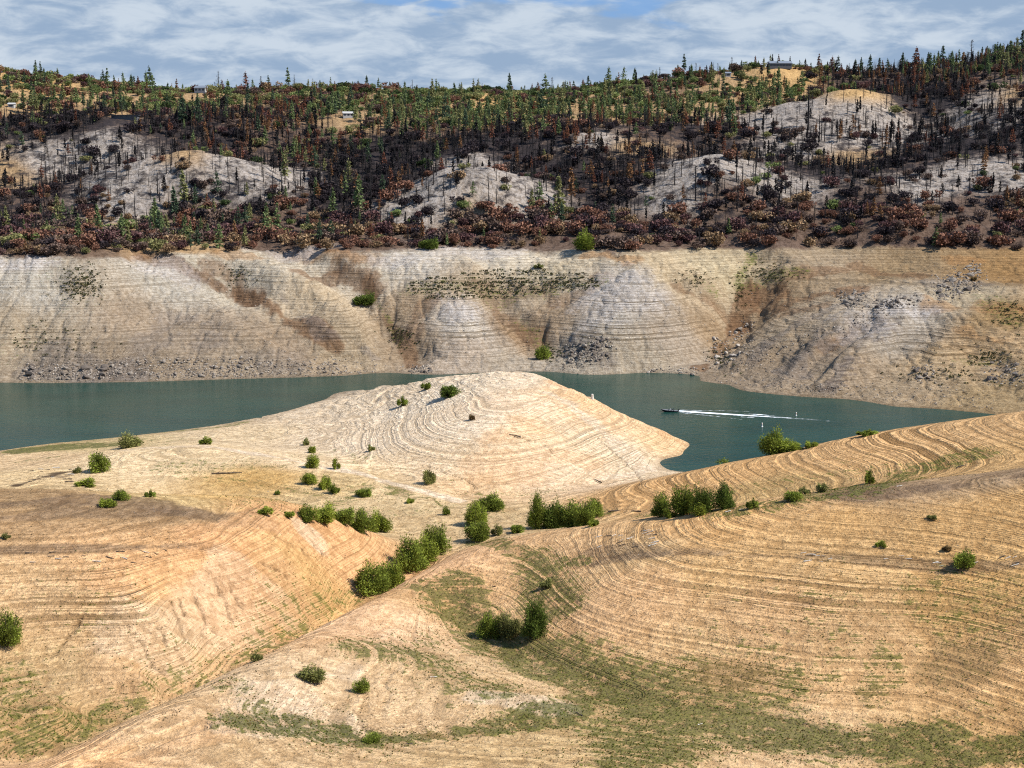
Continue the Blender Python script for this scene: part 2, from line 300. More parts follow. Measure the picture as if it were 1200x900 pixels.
# hillside above the high water line: (ground colour, then densities: green pine, scorched pine, burnt snag, brown scrub, green scrub, char)
tan, ash, gold, dirt = alb(174,144,106), alb(170,160,150), alb(194,158,106), alb(106,87,74)
hills = [
 # px, py, colour, pine, brownpine, snag, brown scrub, green scrub, char
 (0,92,gold,0.063,0.035,0.01,0.301,0.264,0),(60,105,gold,0.0756,0.035,0,0.259,0.33,0),(120,110,tan,0.0756,0.035,0.0035,0.211,0.33,0),(200,118,tan,0.0756,0.084,0.00875,0.241,0.33,0.05),(300,115,tan,0.063,0.035,0.00875,0.241,0.396,0.05),(400,112,tan,0.101,0.035,0.00263,0.211,0.462,0),(500,118,tan,0.126,0.014,0.00175,0.161,0.594,0),(600,118,gold,0.126,0.014,0.0075,0.23,0.594,0),(700,115,tan,0.198,0.021,0.00438,0.105,0.594,0),(780,98,dirt,0.099,0.035,0.0375,0.5,0.132,0.2),(850,93,tan,0.225,0.05,0.00875,0.21,0.375,0.05),(920,86,gold,0.06,0.05,0.1,0.3,0.188,0),(1000,95,dirt,0.15,0.3,0.35,0.3,0.0625,0.4),(1100,85,dirt,0.375,0.3,0.3,0.25,0.25,0.3),(1190,75,dirt,0.45,0.2,0.25,0.3,0.25,0.25),
 (0,118,tan,0.101,0.07,0.00875,0.181,0.264,0),(60,125,tan,0.338,0.1,0.0224,0.0711,0.187,0.05),(120,128,tan,0.262,0.1,0.028,0.0828,0.15,0.1),(250,135,dirt,0.188,0.15,0.2,0.5,0.188,0.2),(330,140,dirt,0.15,0.2,0.15,0.5,0.188,0.2),(430,140,tan,0.525,0.05,0.0056,0.0473,0.337,0),(500,150,dirt,0.525,0.08,0.025,0.12,0.5,0.1),(600,140,gold,0.375,0.08,0.025,0.2,0.562,0),(680,138,tan,0.45,0.08,0.014,0.063,0.225,0.1),(760,135,tan,0.45,0.05,0.014,0.063,0.263,0.05),(830,125,tan,0.338,0.05,0.014,0.0788,0.3,0.05),(890,115,tan,0.375,0.08,0.0175,0.21,0.438,0.05),
 (30,148,dirt,0.075,0.1,0.5,0.2,0.188,0.8),(100,148,dirt,0.06,0.1,0.5,0.25,0.125,0.8),(180,150,dirt,0.09,0.12,0.45,0.3,0.1,0.7),(240,158,dirt,0.075,0.15,0.5,0.35,0.0625,0.7),(320,165,dirt,0.075,0.3,0.3,0.45,0.1,0.4),(380,180,dirt,0.15,0.25,0.35,0.4,0.1,0.5),
 (110,165,ash,0,0.02,0.289,0.0378,0.0375,0.4),(60,188,ash,0,0.02,0.327,0.0473,0.018,0.41),(0,200,tan,0,0.05,0.07,0.063,0.018,0.4),(140,190,ash,0,0,0.306,0.0189,0.012,0.4),
 (210,182,tan,0,0,0.0084,0.0063,0.012,0.15),(160,196,ash,0,0,0.0252,0.0158,0.012,0.32),(270,192,ash,0,0,0.021,0.0158,0.018,0.32),(330,205,ash,0,0.02,0.186,0.0315,0.018,0.32),(200,205,ash,0,0.02,0.203,0.0378,0.018,0.36),(280,215,ash,0.02,0.02,0.27,0.0473,0.018,0.56),(120,215,ash,0,0.02,0.348,0.0473,0.012,0.56),(60,225,dirt,0.02,0.05,0.35,0.3,0.03,0.6),(0,240,dirt,0,0.05,0.35,0.375,0.03,0.6),
 (400,230,dirt,0.05,0.1,0.5,0.3,0.05,0.8),(440,210,dirt,0.03,0.05,0.65,0.2,0.02,0.95),(450,180,dirt,0.05,0.1,0.65,0.15,0.02,0.95),(520,175,dirt,0.03,0.08,0.65,0.15,0.02,0.95),(600,178,dirt,0.02,0.1,0.6,0.2,0.02,0.9),(660,155,dirt,0.0375,0.2,0.2,0.35,0.025,0.7),(400,265,dirt,0.05,0.1,0.2,0.688,0.1,0.3),
 (560,190,ash,0,0,0.042,0.00945,0,0.32),(560,203,ash,0,0,0.042,0.0189,0.018,0.32),(520,225,ash,0,0,0.228,0.0473,0.018,0.32),(620,225,ash,0.02,0.02,0.249,0.0473,0.018,0.32),(570,235,ash,0,0.02,0.105,0.219,0.05,0.32),(560,250,tan,0.02,0.05,0.042,0.438,0.1,0.15),(480,245,ash,0.02,0.02,0.131,0.263,0.03,0.36),
 (700,165,ash,0,0.1,0.042,0.0473,0.015,0.32),(740,170,tan,0,0.1,0.07,0.0788,0.012,0.3),(680,190,dirt,0.02,0.2,0.5,0.25,0.02,0.8),(750,190,dirt,0.02,0.15,0.45,0.3,0.02,0.7),(700,220,dirt,0.03,0.15,0.45,0.4,0.02,0.7),(760,155,dirt,0.0375,0.35,0.15,0.35,0.025,0.5),(820,155,dirt,0.0375,0.2,0.225,0.35,0.025,0.7),
 (840,182,ash,0,0,0.042,0.0189,0.03,0.32),(800,195,ash,0,0,0.207,0.0378,0.036,0.32),(870,200,ash,0,0,0.207,0.0378,0.048,0.32),(920,215,ash,0,0.02,0.249,0.063,0.03,0.36),(800,225,ash,0,0.03,0.105,0.0945,0.03,0.41),(850,235,dirt,0,0.05,0.2,0.625,0.05,0.4),
 (1000,110,gold,0,0.02,0.06,0.06,0.025,0.05),(940,125,ash,0,0.01,0.06,0.027,0.012,0.32),(1000,125,ash,0,0,0.0504,0.0252,0.015,0.32),(890,148,ash,0,0.02,0.12,0.045,0.012,0.38),(1040,140,ash,0,0.02,0.12,0.027,0.006,0.4),(970,150,ash,0,0.03,0.12,0.036,0.006,0.42),(940,175,ash,0,0.05,0.192,0.054,0.006,0.51),(1000,165,ash,0,0.2,0.24,0.063,0,0.51),(1070,160,ash,0,0.05,0.264,0.0675,0.006,0.51),(1090,120,dirt,0.0375,0.25,0.6,0.25,0,0.95),(1060,105,dirt,0.0375,0.3,0.5,0.4,0,0.8),
 (1000,185,tan,0,0.02,0.084,0.063,0.012,0.4),(1060,190,dirt,0,0.05,0.5,0.25,0.02,0.7),(960,200,dirt,0,0.05,0.6,0.2,0.02,0.8),(1150,120,ash,0,0.05,0.131,0.105,0.025,0.36),(1190,110,tan,0,0.05,0.07,0.14,0.025,0.25),(1150,150,ash,0,0.06,0.384,0.0675,0,0.61),(1190,160,dirt,0,0.1,0.55,0.2,0,0.85),(1120,175,dirt,0,0.08,0.6,0.2,0,0.9),
 (1130,200,ash,0,0.02,0.105,0.0473,0.018,0.32),(1080,220,ash,0,0.02,0.105,0.0788,0.012,0.36),(1180,215,ash,0,0.02,0.105,0.063,0.012,0.36),(1020,235,dirt,0,0.05,0.3,0.5,0.03,0.5),(1140,240,dirt,0,0.03,0.0875,0.35,0.03,0.35),
 (60,255,dirt,0.05,0.05,0.12,0.75,0.1,0.3),(140,240,ash,0.02,0.02,0.105,0.263,0.05,0.36),(150,270,tan,0.1,0.05,0.021,0.438,0.2,0.1),(230,255,dirt,0.15,0.12,0.12,0.625,0.2,0.2),(320,255,dirt,0.2,0.12,0.15,0.625,0.2,0.3),(50,285,dirt,0.02,0.02,0.05,0.85,0.1,0.2),(200,285,tan,0.08,0.02,0.0105,0.481,0.2,0),(320,282,dirt,0.12,0.05,0.03,0.75,0.2,0.1),(430,285,dirt,0.03,0.03,0.04,0.85,0.15,0.1),(540,280,dirt,0.02,0.03,0.03,0.85,0.15,0.1),(640,270,dirt,0.03,0.05,0.08,0.85,0.08,0.2),(740,265,dirt,0.02,0.05,0.1,0.85,0.06,0.3),(720,285,dirt,0.02,0.02,0.02,0.85,0.12,0.1),(840,275,dirt,0.02,0.03,0.05,0.85,0.15,0.2),(930,260,dirt,0,0.05,0.12,0.85,0.08,0.3),(960,285,dirt,0,0.03,0.03,0.85,0.15,0.1),(1070,270,dirt,0,0.03,0.035,0.525,0.1,0.2),(1100,288,dirt,0.02,0.02,0.02,0.85,0.15,0.1),(1180,270,dirt,0.02,0.05,0.05,0.85,0.12,0.2),(1010,265,dirt,0,0.04,0.042,0.525,0.1,0.25),
]
hills_c = idw([(a[0], a[1], list(a[2]) + list(a[3:])) for a in hills], 0.03)
shore_line = np.asarray(MY @ zc_ @ MU.T)[..., None]
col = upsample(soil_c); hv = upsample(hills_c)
hw = (sstep(52.2, 54.5, ZG + 1.6 * wig) * sstep(700, 740, YG))[..., None]
col = col * (1 - hw) + hv[..., :3] * hw
char = hv[..., 8] * hw[..., 0]
del hv
grass = np.zeros_like(ZG); lines = np.zeros_like(ZG); speck = np.zeros_like(ZG); brown = np.zeros_like(ZG)
lines[:] = 0.5 * (1 - hw[..., 0]); speck[:] = 0.35 * (1 - hw[..., 0]) + 0.06 * hw[..., 0]

def rows(ymin, ymax):
    a = int(np.clip((math.log(max(ymin, Y0)) - L0) / (L1 - L0) * (NY - 1), 0, NY - 1)); b = int(np.clip((math.log(max(ymax, Y0 + 1)) - L0) / (L1 - L0) * (NY - 1) + 2, 2, NY))
    return slice(a, b)
def stroke(pts, width, attr, val, soft=1.0, jag=0.25, mode='max'):
    """a band on the ground along the given ground track; width in metres"""
    g = np.array([hit(*p) for p in pts]); m = width * (1.5 + soft)
    sl = rows(g[:, 1].min() - m, g[:, 1].max() + m); X = XG[sl]; Y = YG[sl]
    d = np.full(X.shape, 1e9)
    for a, b in zip(g[:-1], g[1:]):
        v = b - a; t = np.clip(((X - a[0]) * v[0] + (Y - a[1]) * v[1]) / (v @ v + 1e-9), 0, 1)
        d = np.minimum(d, np.hypot(X - a[0] - t * v[0], Y - a[1] - t * v[1]))
    d = d + jag * width * wig[sl] * 2.0
    k = 1 - sstep(width * 0.5, width * (0.5 + 0.5 * soft) + 1e-6, d)
    put(attr, sl, k, val, mode)
def patch(px, py, rx, ry, attr, val, soft=0.6, jag=0.35, mode='max'):
    """an oval on the ground whose extent spans about rx, ry picture units where it lies"""
    x0, y0 = hit(px, py); _, ya = hit(px, py - ry); _, yb = hit(px, py + ry)
    a = rx / F * y0; b = min(max((ya - yb) / 2, 1.0), 60.0)
    sl = rows(y0 - 2 * b - 5, y0 + 2 * b + 5)
    d = np.hypot((XG[sl] - x0) / a, (YG[sl] - y0) / b) + jag * wig[sl]
    put(attr, sl, 1 - sstep(1 - soft, 1 + soft * 0.5, d), val, mode)
def put(attr, sl, k, val, mode):
    if mode == 'color':
        kk = (sstep(.12, .85, k + (k > 0) * (.42 * n2[sl] + .40 * n3[sl])) * k ** .5)[..., None] * val[1]; col[sl] = col[sl] * (1 - kk) + np.asarray(val[0]) * kk
    elif mode == 'max': attr[sl] = np.maximum(attr[sl], k * val)
    elif mode == 'set': attr[sl] = attr[sl] * (1 - k) + k * val
    elif mode == 'add': attr[sl] = attr[sl] + k * val
G, LN, SP, BR, CO = grass, lines, speck, brown, col
carve = np.zeros_like(ZG)
for pts, wd, dp in (([(335,298),(400,330),(425,352),(445,385),(462,408),(478,425)],10,5),([(885,302),(880,330),(865,370),(835,410),(818,436)],12,6),([(165,302),(210,318),(260,345),(310,375),(370,405),(410,428)],10,3.5),([(585,362),(615,385),(640,415)],9,3.5),
   ([(655,345),(690,335),(705,318)],10,2.5),([(800,335),(830,352),(855,378)],9,3),([(1130,395),(1160,420),(1175,450)],10,3.5),([(940,395),(905,430),(890,450)],8,2.5),([(1010,380),(965,415),(935,448)],7,3.5),([(1090,375),(1050,420),(1030,455)],8,2),([(250,308),(275,330),(300,350)],9,2),
   ([(640,298),(690,305),(715,300)],6,2),([(60,330),(40,380),(30,420)],10,2),([(560,300),(575,320),(585,345)],7,1.5)):
    carve[:] = 0; stroke(pts, wd, carve, dp, 2.2, .25); ZG -= carve * land * sstep(1.5, 9, ZG)
for pts, wd, dp in (([(520,700),(560,740),(640,780),(720,812)],4,.9),([(100,895),(230,850)],2,.5)):
    carve[:] = 0; stroke(pts, wd, carve, dp, 1.6, .25); ZG -= carve
for pts, wd, dp in (([(1060,357),(990,377),(930,402),(865,430)],9,3.6),([(1048,366),(1010,408),(975,455)],7,2.2),([(1060,357),(1120,350),(1180,345)],10,1.5),([(300,320),(350,360),(410,400)],12,1.5)):
    carve[:] = 0; stroke(pts, wd, carve, dp, 2.0, .2); ZG += carve * land
#PAINT
# green in the gully of the near hillside
for pts, wd, v in (
  ([(515,700),(540,735),(585,760),(650,785),(730,815),(800,828),(870,850),(960,870),(1050,872)],9,.95),
  ([(730,800),(780,835),(760,870),(745,895)],10,.9),([(800,800),(860,800),(900,815)],10,.75),([(690,790),(760,805),(820,815)],9,.85),
  ([(280,845),(350,852),(430,868),(520,862),(600,850),(650,838),(690,820)],4.5,.95),([(430,760),(480,765),(540,800),(580,805)],7,.75),([(455,770),(520,745),(560,745)],5,.6),
  ([(600,750),(650,770),(700,790)],6,.8),([(630,650),(640,690),(640,720)],6,.85),([(550,635),(590,640),(640,650),(680,660)],2.5,.8),
  ([(900,850),(1000,862),(1090,860)],5,.9),([(1090,895),(1140,885),(1200,880)],5,.9),([(260,800),(290,815),(300,830)],3,.6),
  ([(0,800),(20,825),(40,835)],7,.65),([(10,878),(70,855),(130,836),(150,828)],3.5,.8),([(150,832),(250,782),(330,740),(415,700)],3,.62),([(150,815),(250,770),(330,728),(400,690)],5,.36),
  ([(880,596),(940,585),(1000,575),(1060,556),(1130,535)],7,.8),([(870,575),(940,560),(1060,545)],5,.45),([(760,605),(850,598),(930,590)],3,.7),
  ([(28,528),(70,524),(110,522),(140,521)],7,1.05),([(30,540),(60,536)],4,.6),([(195,506),(250,502),(290,494)],3,.7),([(150,518),(190,522)],6,.5),([(200,548),(260,548),(320,548)],7,.55),
  ([(250,560),(330,570),(420,580),(500,590)],7,.4),([(290,592),(380,600),(470,600)],6,.45),([(390,590),(440,575)],7,.6),([(350,535),(390,528),(430,535)],4,.45),([(540,578),(600,580),(660,575)],4,.5),([(560,605),(640,605),(700,600)],5,.5),
  ([(420,540),(480,555),(540,565)],3,.35),([(880,740),(940,735),(1000,745)],5,.4),([(820,735),(900,760)],6,.4),([(1040,760),(1035,790),(1020,820)],3,.6),([(990,745),(975,775),(965,800)],3,.5),
  ([(1110,710),(1160,715),(1200,720)],8,.55),([(1150,740),(1200,745)],8,.6),([(900,690),(960,700),(1000,705)],4,.45),([(820,690),(900,715)],3,.35),
  ([(70,320),(95,335),(90,350)],14,.3),([(480,338),(560,340),(640,338),(700,330)],6,.5),([(550,328),(680,325)],4,.4),([(870,330),(900,325),(930,318)],8,.6),([(810,325),(830,335)],6,.6),([(1130,425),(1180,420)],6,.6),([(1160,350),(1200,380)],10,.5),
  ([(880,300),(865,335)],4,.8),([(430,340),(455,375),(470,400)],2.5,.6),([(610,380),(640,410)],4,.5),([(0,420),(30,400)],10,.3),([(640,418),(690,400)],5,.3)):
    stroke(pts, wd * 0.85, G, v * 0.80, 3.0, 0.4)
patch(780,825,80,45,G,.46,1.0); patch(930,845,90,28,G,.42,1.0); patch(1160,750,90,60,G,.42,1.0); patch(1000,715,200,40,G,.3,1.0); patch(500,790,90,40,G,.42,1.0); patch(1000,740,160,40,G,.28,1.0); patch(640,880,80,20,G,.28,1.0); patch(420,880,120,20,G,.28,1.0)
for a in ((120,700,160,90,.22),(380,830,120,50,.2),(900,690,250,70,.2),(260,560,140,30,.12),(1000,560,150,30,.2),(560,360,140,50,.14),(1130,770,110,80,.34),(820,790,120,50,.34),(560,800,120,70,.26),(960,880,160,20,.3),(130,520,110,8,.5)): patch(a[0],a[1],a[2],a[3],G,a[4],1.0,.4)
# dead brown growth
for a in ((1130,780,70,35,.8),(860,790,60,25,.7),(510,862,40,8,.7),(1150,690,60,25,.4),(300,575,60,14,.5),(1000,820,60,20,.5),(1180,730,40,50,.4),(250,553,70,8,.4)): patch(a[0],a[1],a[2],a[3],BR,a[4])
patch(95,333,45,26,G,.30,.9); patch(95,333,40,24,BR,.55)
# dark debris-strewn bands
dk = alb(138,114,90)
for pts, wd, k in (([(0,592),(90,585),(180,592),(260,608),(300,612)],7,.7),([(0,607),(100,600),(200,600)],5,.6),([(0,645),(120,644),(240,640)],2.2,.7),([(70,560),(95,552),(120,548)],5,.75),([(30,566),(70,556)],3,.6),
  ([(985,583),(1080,575),(1200,558)],5,.75),([(1000,578),(1100,568),(1200,550)],8,.45),([(640,390),(600,372),(560,330)],0.1,0),([(820,705),(950,708)],1.2,.5),([(700,660),(860,652),(1000,655),(1200,660)],1.6,.55),([(690,645),(760,648),(860,648)],3,.5)):
    if k: stroke(pts, wd, CO, (dk, k), 1.0, .5, 'color')
# rust-brown gullies and ochre washes of the far bank
ru, oc = alb(132,100,72), alb(176,132,84)
for pts, wd, k, c in (([(165,300),(215,315),(280,345),(340,375),(400,405)],5,.8,ru),([(245,310),(275,330),(300,355)],8,.6,ru),([(350,318),(400,325),(430,330),(440,345)],8,.7,ru),([(430,330),(445,365),(470,395),(485,430)],4,.7,ru),([(500,358),(482,378),(487,392)],6,.5,ru),([(590,372),(610,385),(635,400)],6,.6,ru),
  ([(650,355),(690,340),(700,325)],7,.4,ru),([(880,325),(870,360),(850,400),(825,430)],6,.75,ru),([(800,340),(840,365),(855,380)],7,.6,ru),([(885,345),(930,350),(990,340)],11,.7,ru),([(940,320),(1010,315),(1080,325)],11,.6,ru),([(1140,305),(1200,310)],12,.55,oc),([(1100,358),(1150,362),(1200,365)],7,.5,oc),([(1130,385),(1170,400)],6,.45,oc),([(930,365),(960,360)],7,.5,ru),
  ([(960,410),(1000,385)],5,.5,ru),([(560,340),(640,335)],8,.4,ru),([(250,295),(280,300),(300,300)],6,.5,oc),([(340,300),(420,302)],5,.5,oc),([(690,298),(740,305)],5,.6,oc),([(400,305),(440,300)],9,.5,ru)):
    stroke(pts, wd, CO, (c, k), 1.4, .5, 'color')
stroke([(22,569),(55,558),(90,551),(118,549)], 3.2, CO, (alb(86,68,54), .9), 1.2, .6, 'color'); stroke([(40,560),(80,556),(105,553)], 1.0, CO, (alb(64,50,40), .9), .8, .5, 'color')
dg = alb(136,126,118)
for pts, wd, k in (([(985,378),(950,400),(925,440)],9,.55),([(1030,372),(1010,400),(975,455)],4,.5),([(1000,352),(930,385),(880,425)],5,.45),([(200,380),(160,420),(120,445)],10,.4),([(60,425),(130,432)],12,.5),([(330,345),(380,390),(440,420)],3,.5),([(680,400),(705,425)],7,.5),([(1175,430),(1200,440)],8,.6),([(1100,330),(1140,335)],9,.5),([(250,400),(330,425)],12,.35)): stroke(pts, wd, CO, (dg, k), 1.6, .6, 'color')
for k_ in range(13):
    cx, cy = 1046 - k_ * 5.6, 374 + k_ * 6.6; stroke([(cx - 15, cy + 2.5), (cx, cy), (cx + 13, cy - 1.5)], 0.9, CO, (alb(104,92,86), .75), .8, .5, 'color')
gy = alb(204,196,190)
for a in ((30,310,50,10,.7),(190,320,60,14,.5),(545,365,34,22,.6),(720,345,60,30,.5),(560,300,80,8,.5),(1060,362,50,8,.7),(1010,390,40,20,.35),(350,300,60,9,.5),(470,305,40,9,.45)): patch(a[0],a[1],a[2],a[3],CO,(gy,a[4]),.7,.5,'color')
# orange washes and pale scars nearby
orr, pale = alb(236,184,132), alb(246,222,190)
for pts, wd, k, c in (([(230,625),(290,615),(350,610)],6,.6,orr),([(150,660),(240,655),(300,650)],7,.45,orr),([(650,450),(720,480),(780,510)],7,.55,orr),([(500,655),(440,715),(330,770)],5,.3,orr),([(130,895),(250,860),(330,820)],6,.35,orr),([(560,560),(600,545),(650,530)],14,.35,orr),([(590,510),(640,505)],10,.35,orr),
  ([(195,750),(235,720),(265,690)],8,.3,pale),([(400,790),(350,800),(280,850)],7,.4,pale),([(640,460),(700,500),(740,535),(760,550)],4,.8,pale),([(700,562),(745,556),(770,548)],3,.8,pale),([(230,522),(330,537),(430,557),(540,587)],2.5,.9,pale),([(150,527),(240,524)],3,.6,pale),([(560,815),(620,820),(650,825)],4,.6,pale),([(356,622),(370,634)],2.5,.5,pale),([(330,830),(390,850)],8,.35,pale)):
    stroke(pts, wd, CO, (c, k), 1.4, .5, 'color')
# wet dark rim above the waterline
rim = np.exp(-np.clip(ZG - 0.2, 0, 9) / 0.5)[..., None] * 0.45 * sstep(300, 420, YG)[..., None]
col *= 1 - rim * np.array([.7, .75, .8])
# strength of the strand lines and of scattered clods
for a in ((960,680,260,90,.82),(100,700,110,60,.85),(780,560,160,30,.8),(1050,520,170,25,.9),(700,520,90,40,.8),(480,470,90,30,.55),(300,530,90,12,.8),(430,570,90,12,.8),(560,380,90,60,.9),(740,370,110,60,.95),(1100,400,100,60,.9),(400,370,50,50,.8),(60,390,80,40,.6),(360,680,60,40,.8),(960,640,250,20,.8),(300,870,150,25,.5),(600,700,70,50,.5)): patch(a[0],a[1],a[2],a[3],LN,a[4],.8,.2)
for a in ((690,650,80,45,.35),(360,660,70,50,.3),(560,680,60,50,.25),(240,700,50,50,.15),(450,720,50,50,.1),(380,800,50,30,.15),(250,570,70,12,.1)): patch(a[0],a[1],a[2],a[3],LN,a[4],.8,.2,'set')
for a in ((450,850,200,40,.7),(720,640,90,25,.8),(150,420,150,28,.8),(900,430,70,40,.7),(700,410,40,20,.8),(1050,620,160,40,.5),(350,870,150,40,.6),(500,530,120,20,.5),(950,400,80,40,.7),(150,620,150,30,.6),(380,670,50,40,.6)): patch(a[0],a[1],a[2],a[3],SP,a[4],.8,.2)
# erosion rills cut into the near slopes
crack = np.zeros_like(ZG)
rc = random.Random(4)
for pts in ([(252,680),(260,700),(270,722)],[(200,705),(212,735),(218,750)],[(162,748),(176,775),(190,790)],[(228,700),(245,735),(255,745)],[(262,718),(280,735)],[(185,735),(196,755)],[(210,700),(216,722)],[(240,730),(238,745)],[(300,655),(330,672),(338,676)],[(322,628),(345,640)],[(390,640),(405,655)],[(60,770),(80,745),(98,722)],[(270,690),(282,712)],[(150,735),(160,752)],[(205,760),(212,772)],[(350,640),(362,652)],[(366,636),(380,650)],
            [(700,512),(740,548),(752,568)],[(600,510),(635,520),(660,540)],[(500,545),(540,560),(560,572)]):
    fin = [pts[0]]
    for a, b in zip(pts[:-1], pts[1:]):
        n = max(2, int(math.dist(a, b) / 5))
        fin += [(a[0] + (b[0] - a[0]) * k / n + rc.uniform(-2.2, 2.2), a[1] + (b[1] - a[1]) * k / n + rc.uniform(-1, 1)) for k in range(1, n + 1)]
    stroke(fin, 0.16, crack, rc.uniform(.5, 1), 3.5, .0)
ZG -= crack * 0.6
col *= 1 - 0.5 * crack[..., None]
# terraces left by the falling lake: small scarps along the contours of the near slopes and the bank
zz = ZG + 0.25 * wig + 0.12 * n2
step = 0.5 * near + 1.5 * (1 - near); ph = zz / step; fr = ph - np.floor(ph)
tread = np.floor(ph) + sstep(0.55, 1.0, fr)
ZG += (tread - ph) * step * (0.28 * near + 0.5 * (1 - near)) * lines * land * (1 - hw[..., 0])
#ENDPAINT

# ------------------------------------------------------------------ mesh building
def link(o, parent=None):
    C.collection.objects.link(o)
    if parent is not None: o.parent = parent
    return o
def np_mesh(name, verts, faces, mats=(), tint=None, smooth=False, mat_idx=None):
    """faces: int array (n,3) or (n,4), or a list of such arrays"""
    if not isinstance(faces, list): faces = [faces]
    faces = [np.asarray(f, np.int32) for f in faces if len(f)]
    me = bpy.data.meshes.new(name)
    verts = np.ascontiguousarray(verts, np.float32)
    me.vertices.add(len(verts)); me.vertices.foreach_set('co', verts.ravel())
    nl = sum(f.size for f in faces); nf = sum(len(f) for f in faces)
    me.loops.add(nl); me.polygons.add(nf)
    me.loops.foreach_set('vertex_index', np.concatenate([f.ravel() for f in faces]))
    starts = []; s = 0
    for f in faces: starts.append(s + np.arange(len(f)) * f.shape[1]); s += f.size
    me.polygons.foreach_set('loop_start', np.concatenate(starts).astype(np.int32))
    for m in mats: me.materials.append(m)
    if mat_idx is not None: me.polygons.foreach_set('material_index', np.asarray(mat_idx, np.int32))
    me.polygons.foreach_set('use_smooth', np.full(nf, smooth))
    if tint is not None:
        a = me.attributes.new('tint', 'FLOAT_COLOR', 'POINT')
        t = np.ones((len(verts), 4), np.float32); t[:, :3] = tint
        a.data.foreach_set('color', t.ravel())
    me.update(calc_edges=True)
    return me
def obj(name, me, parent=None, label=None, cat=None, group=None, kind=None, loc=None):
    o = bpy.data.objects.new(name, me); link(o, parent)
    if loc is not None: o.location = loc
    for k, v in (('label', label), ('category', cat), ('group', group), ('kind', kind)):
        if v: o[k] = v
    return o

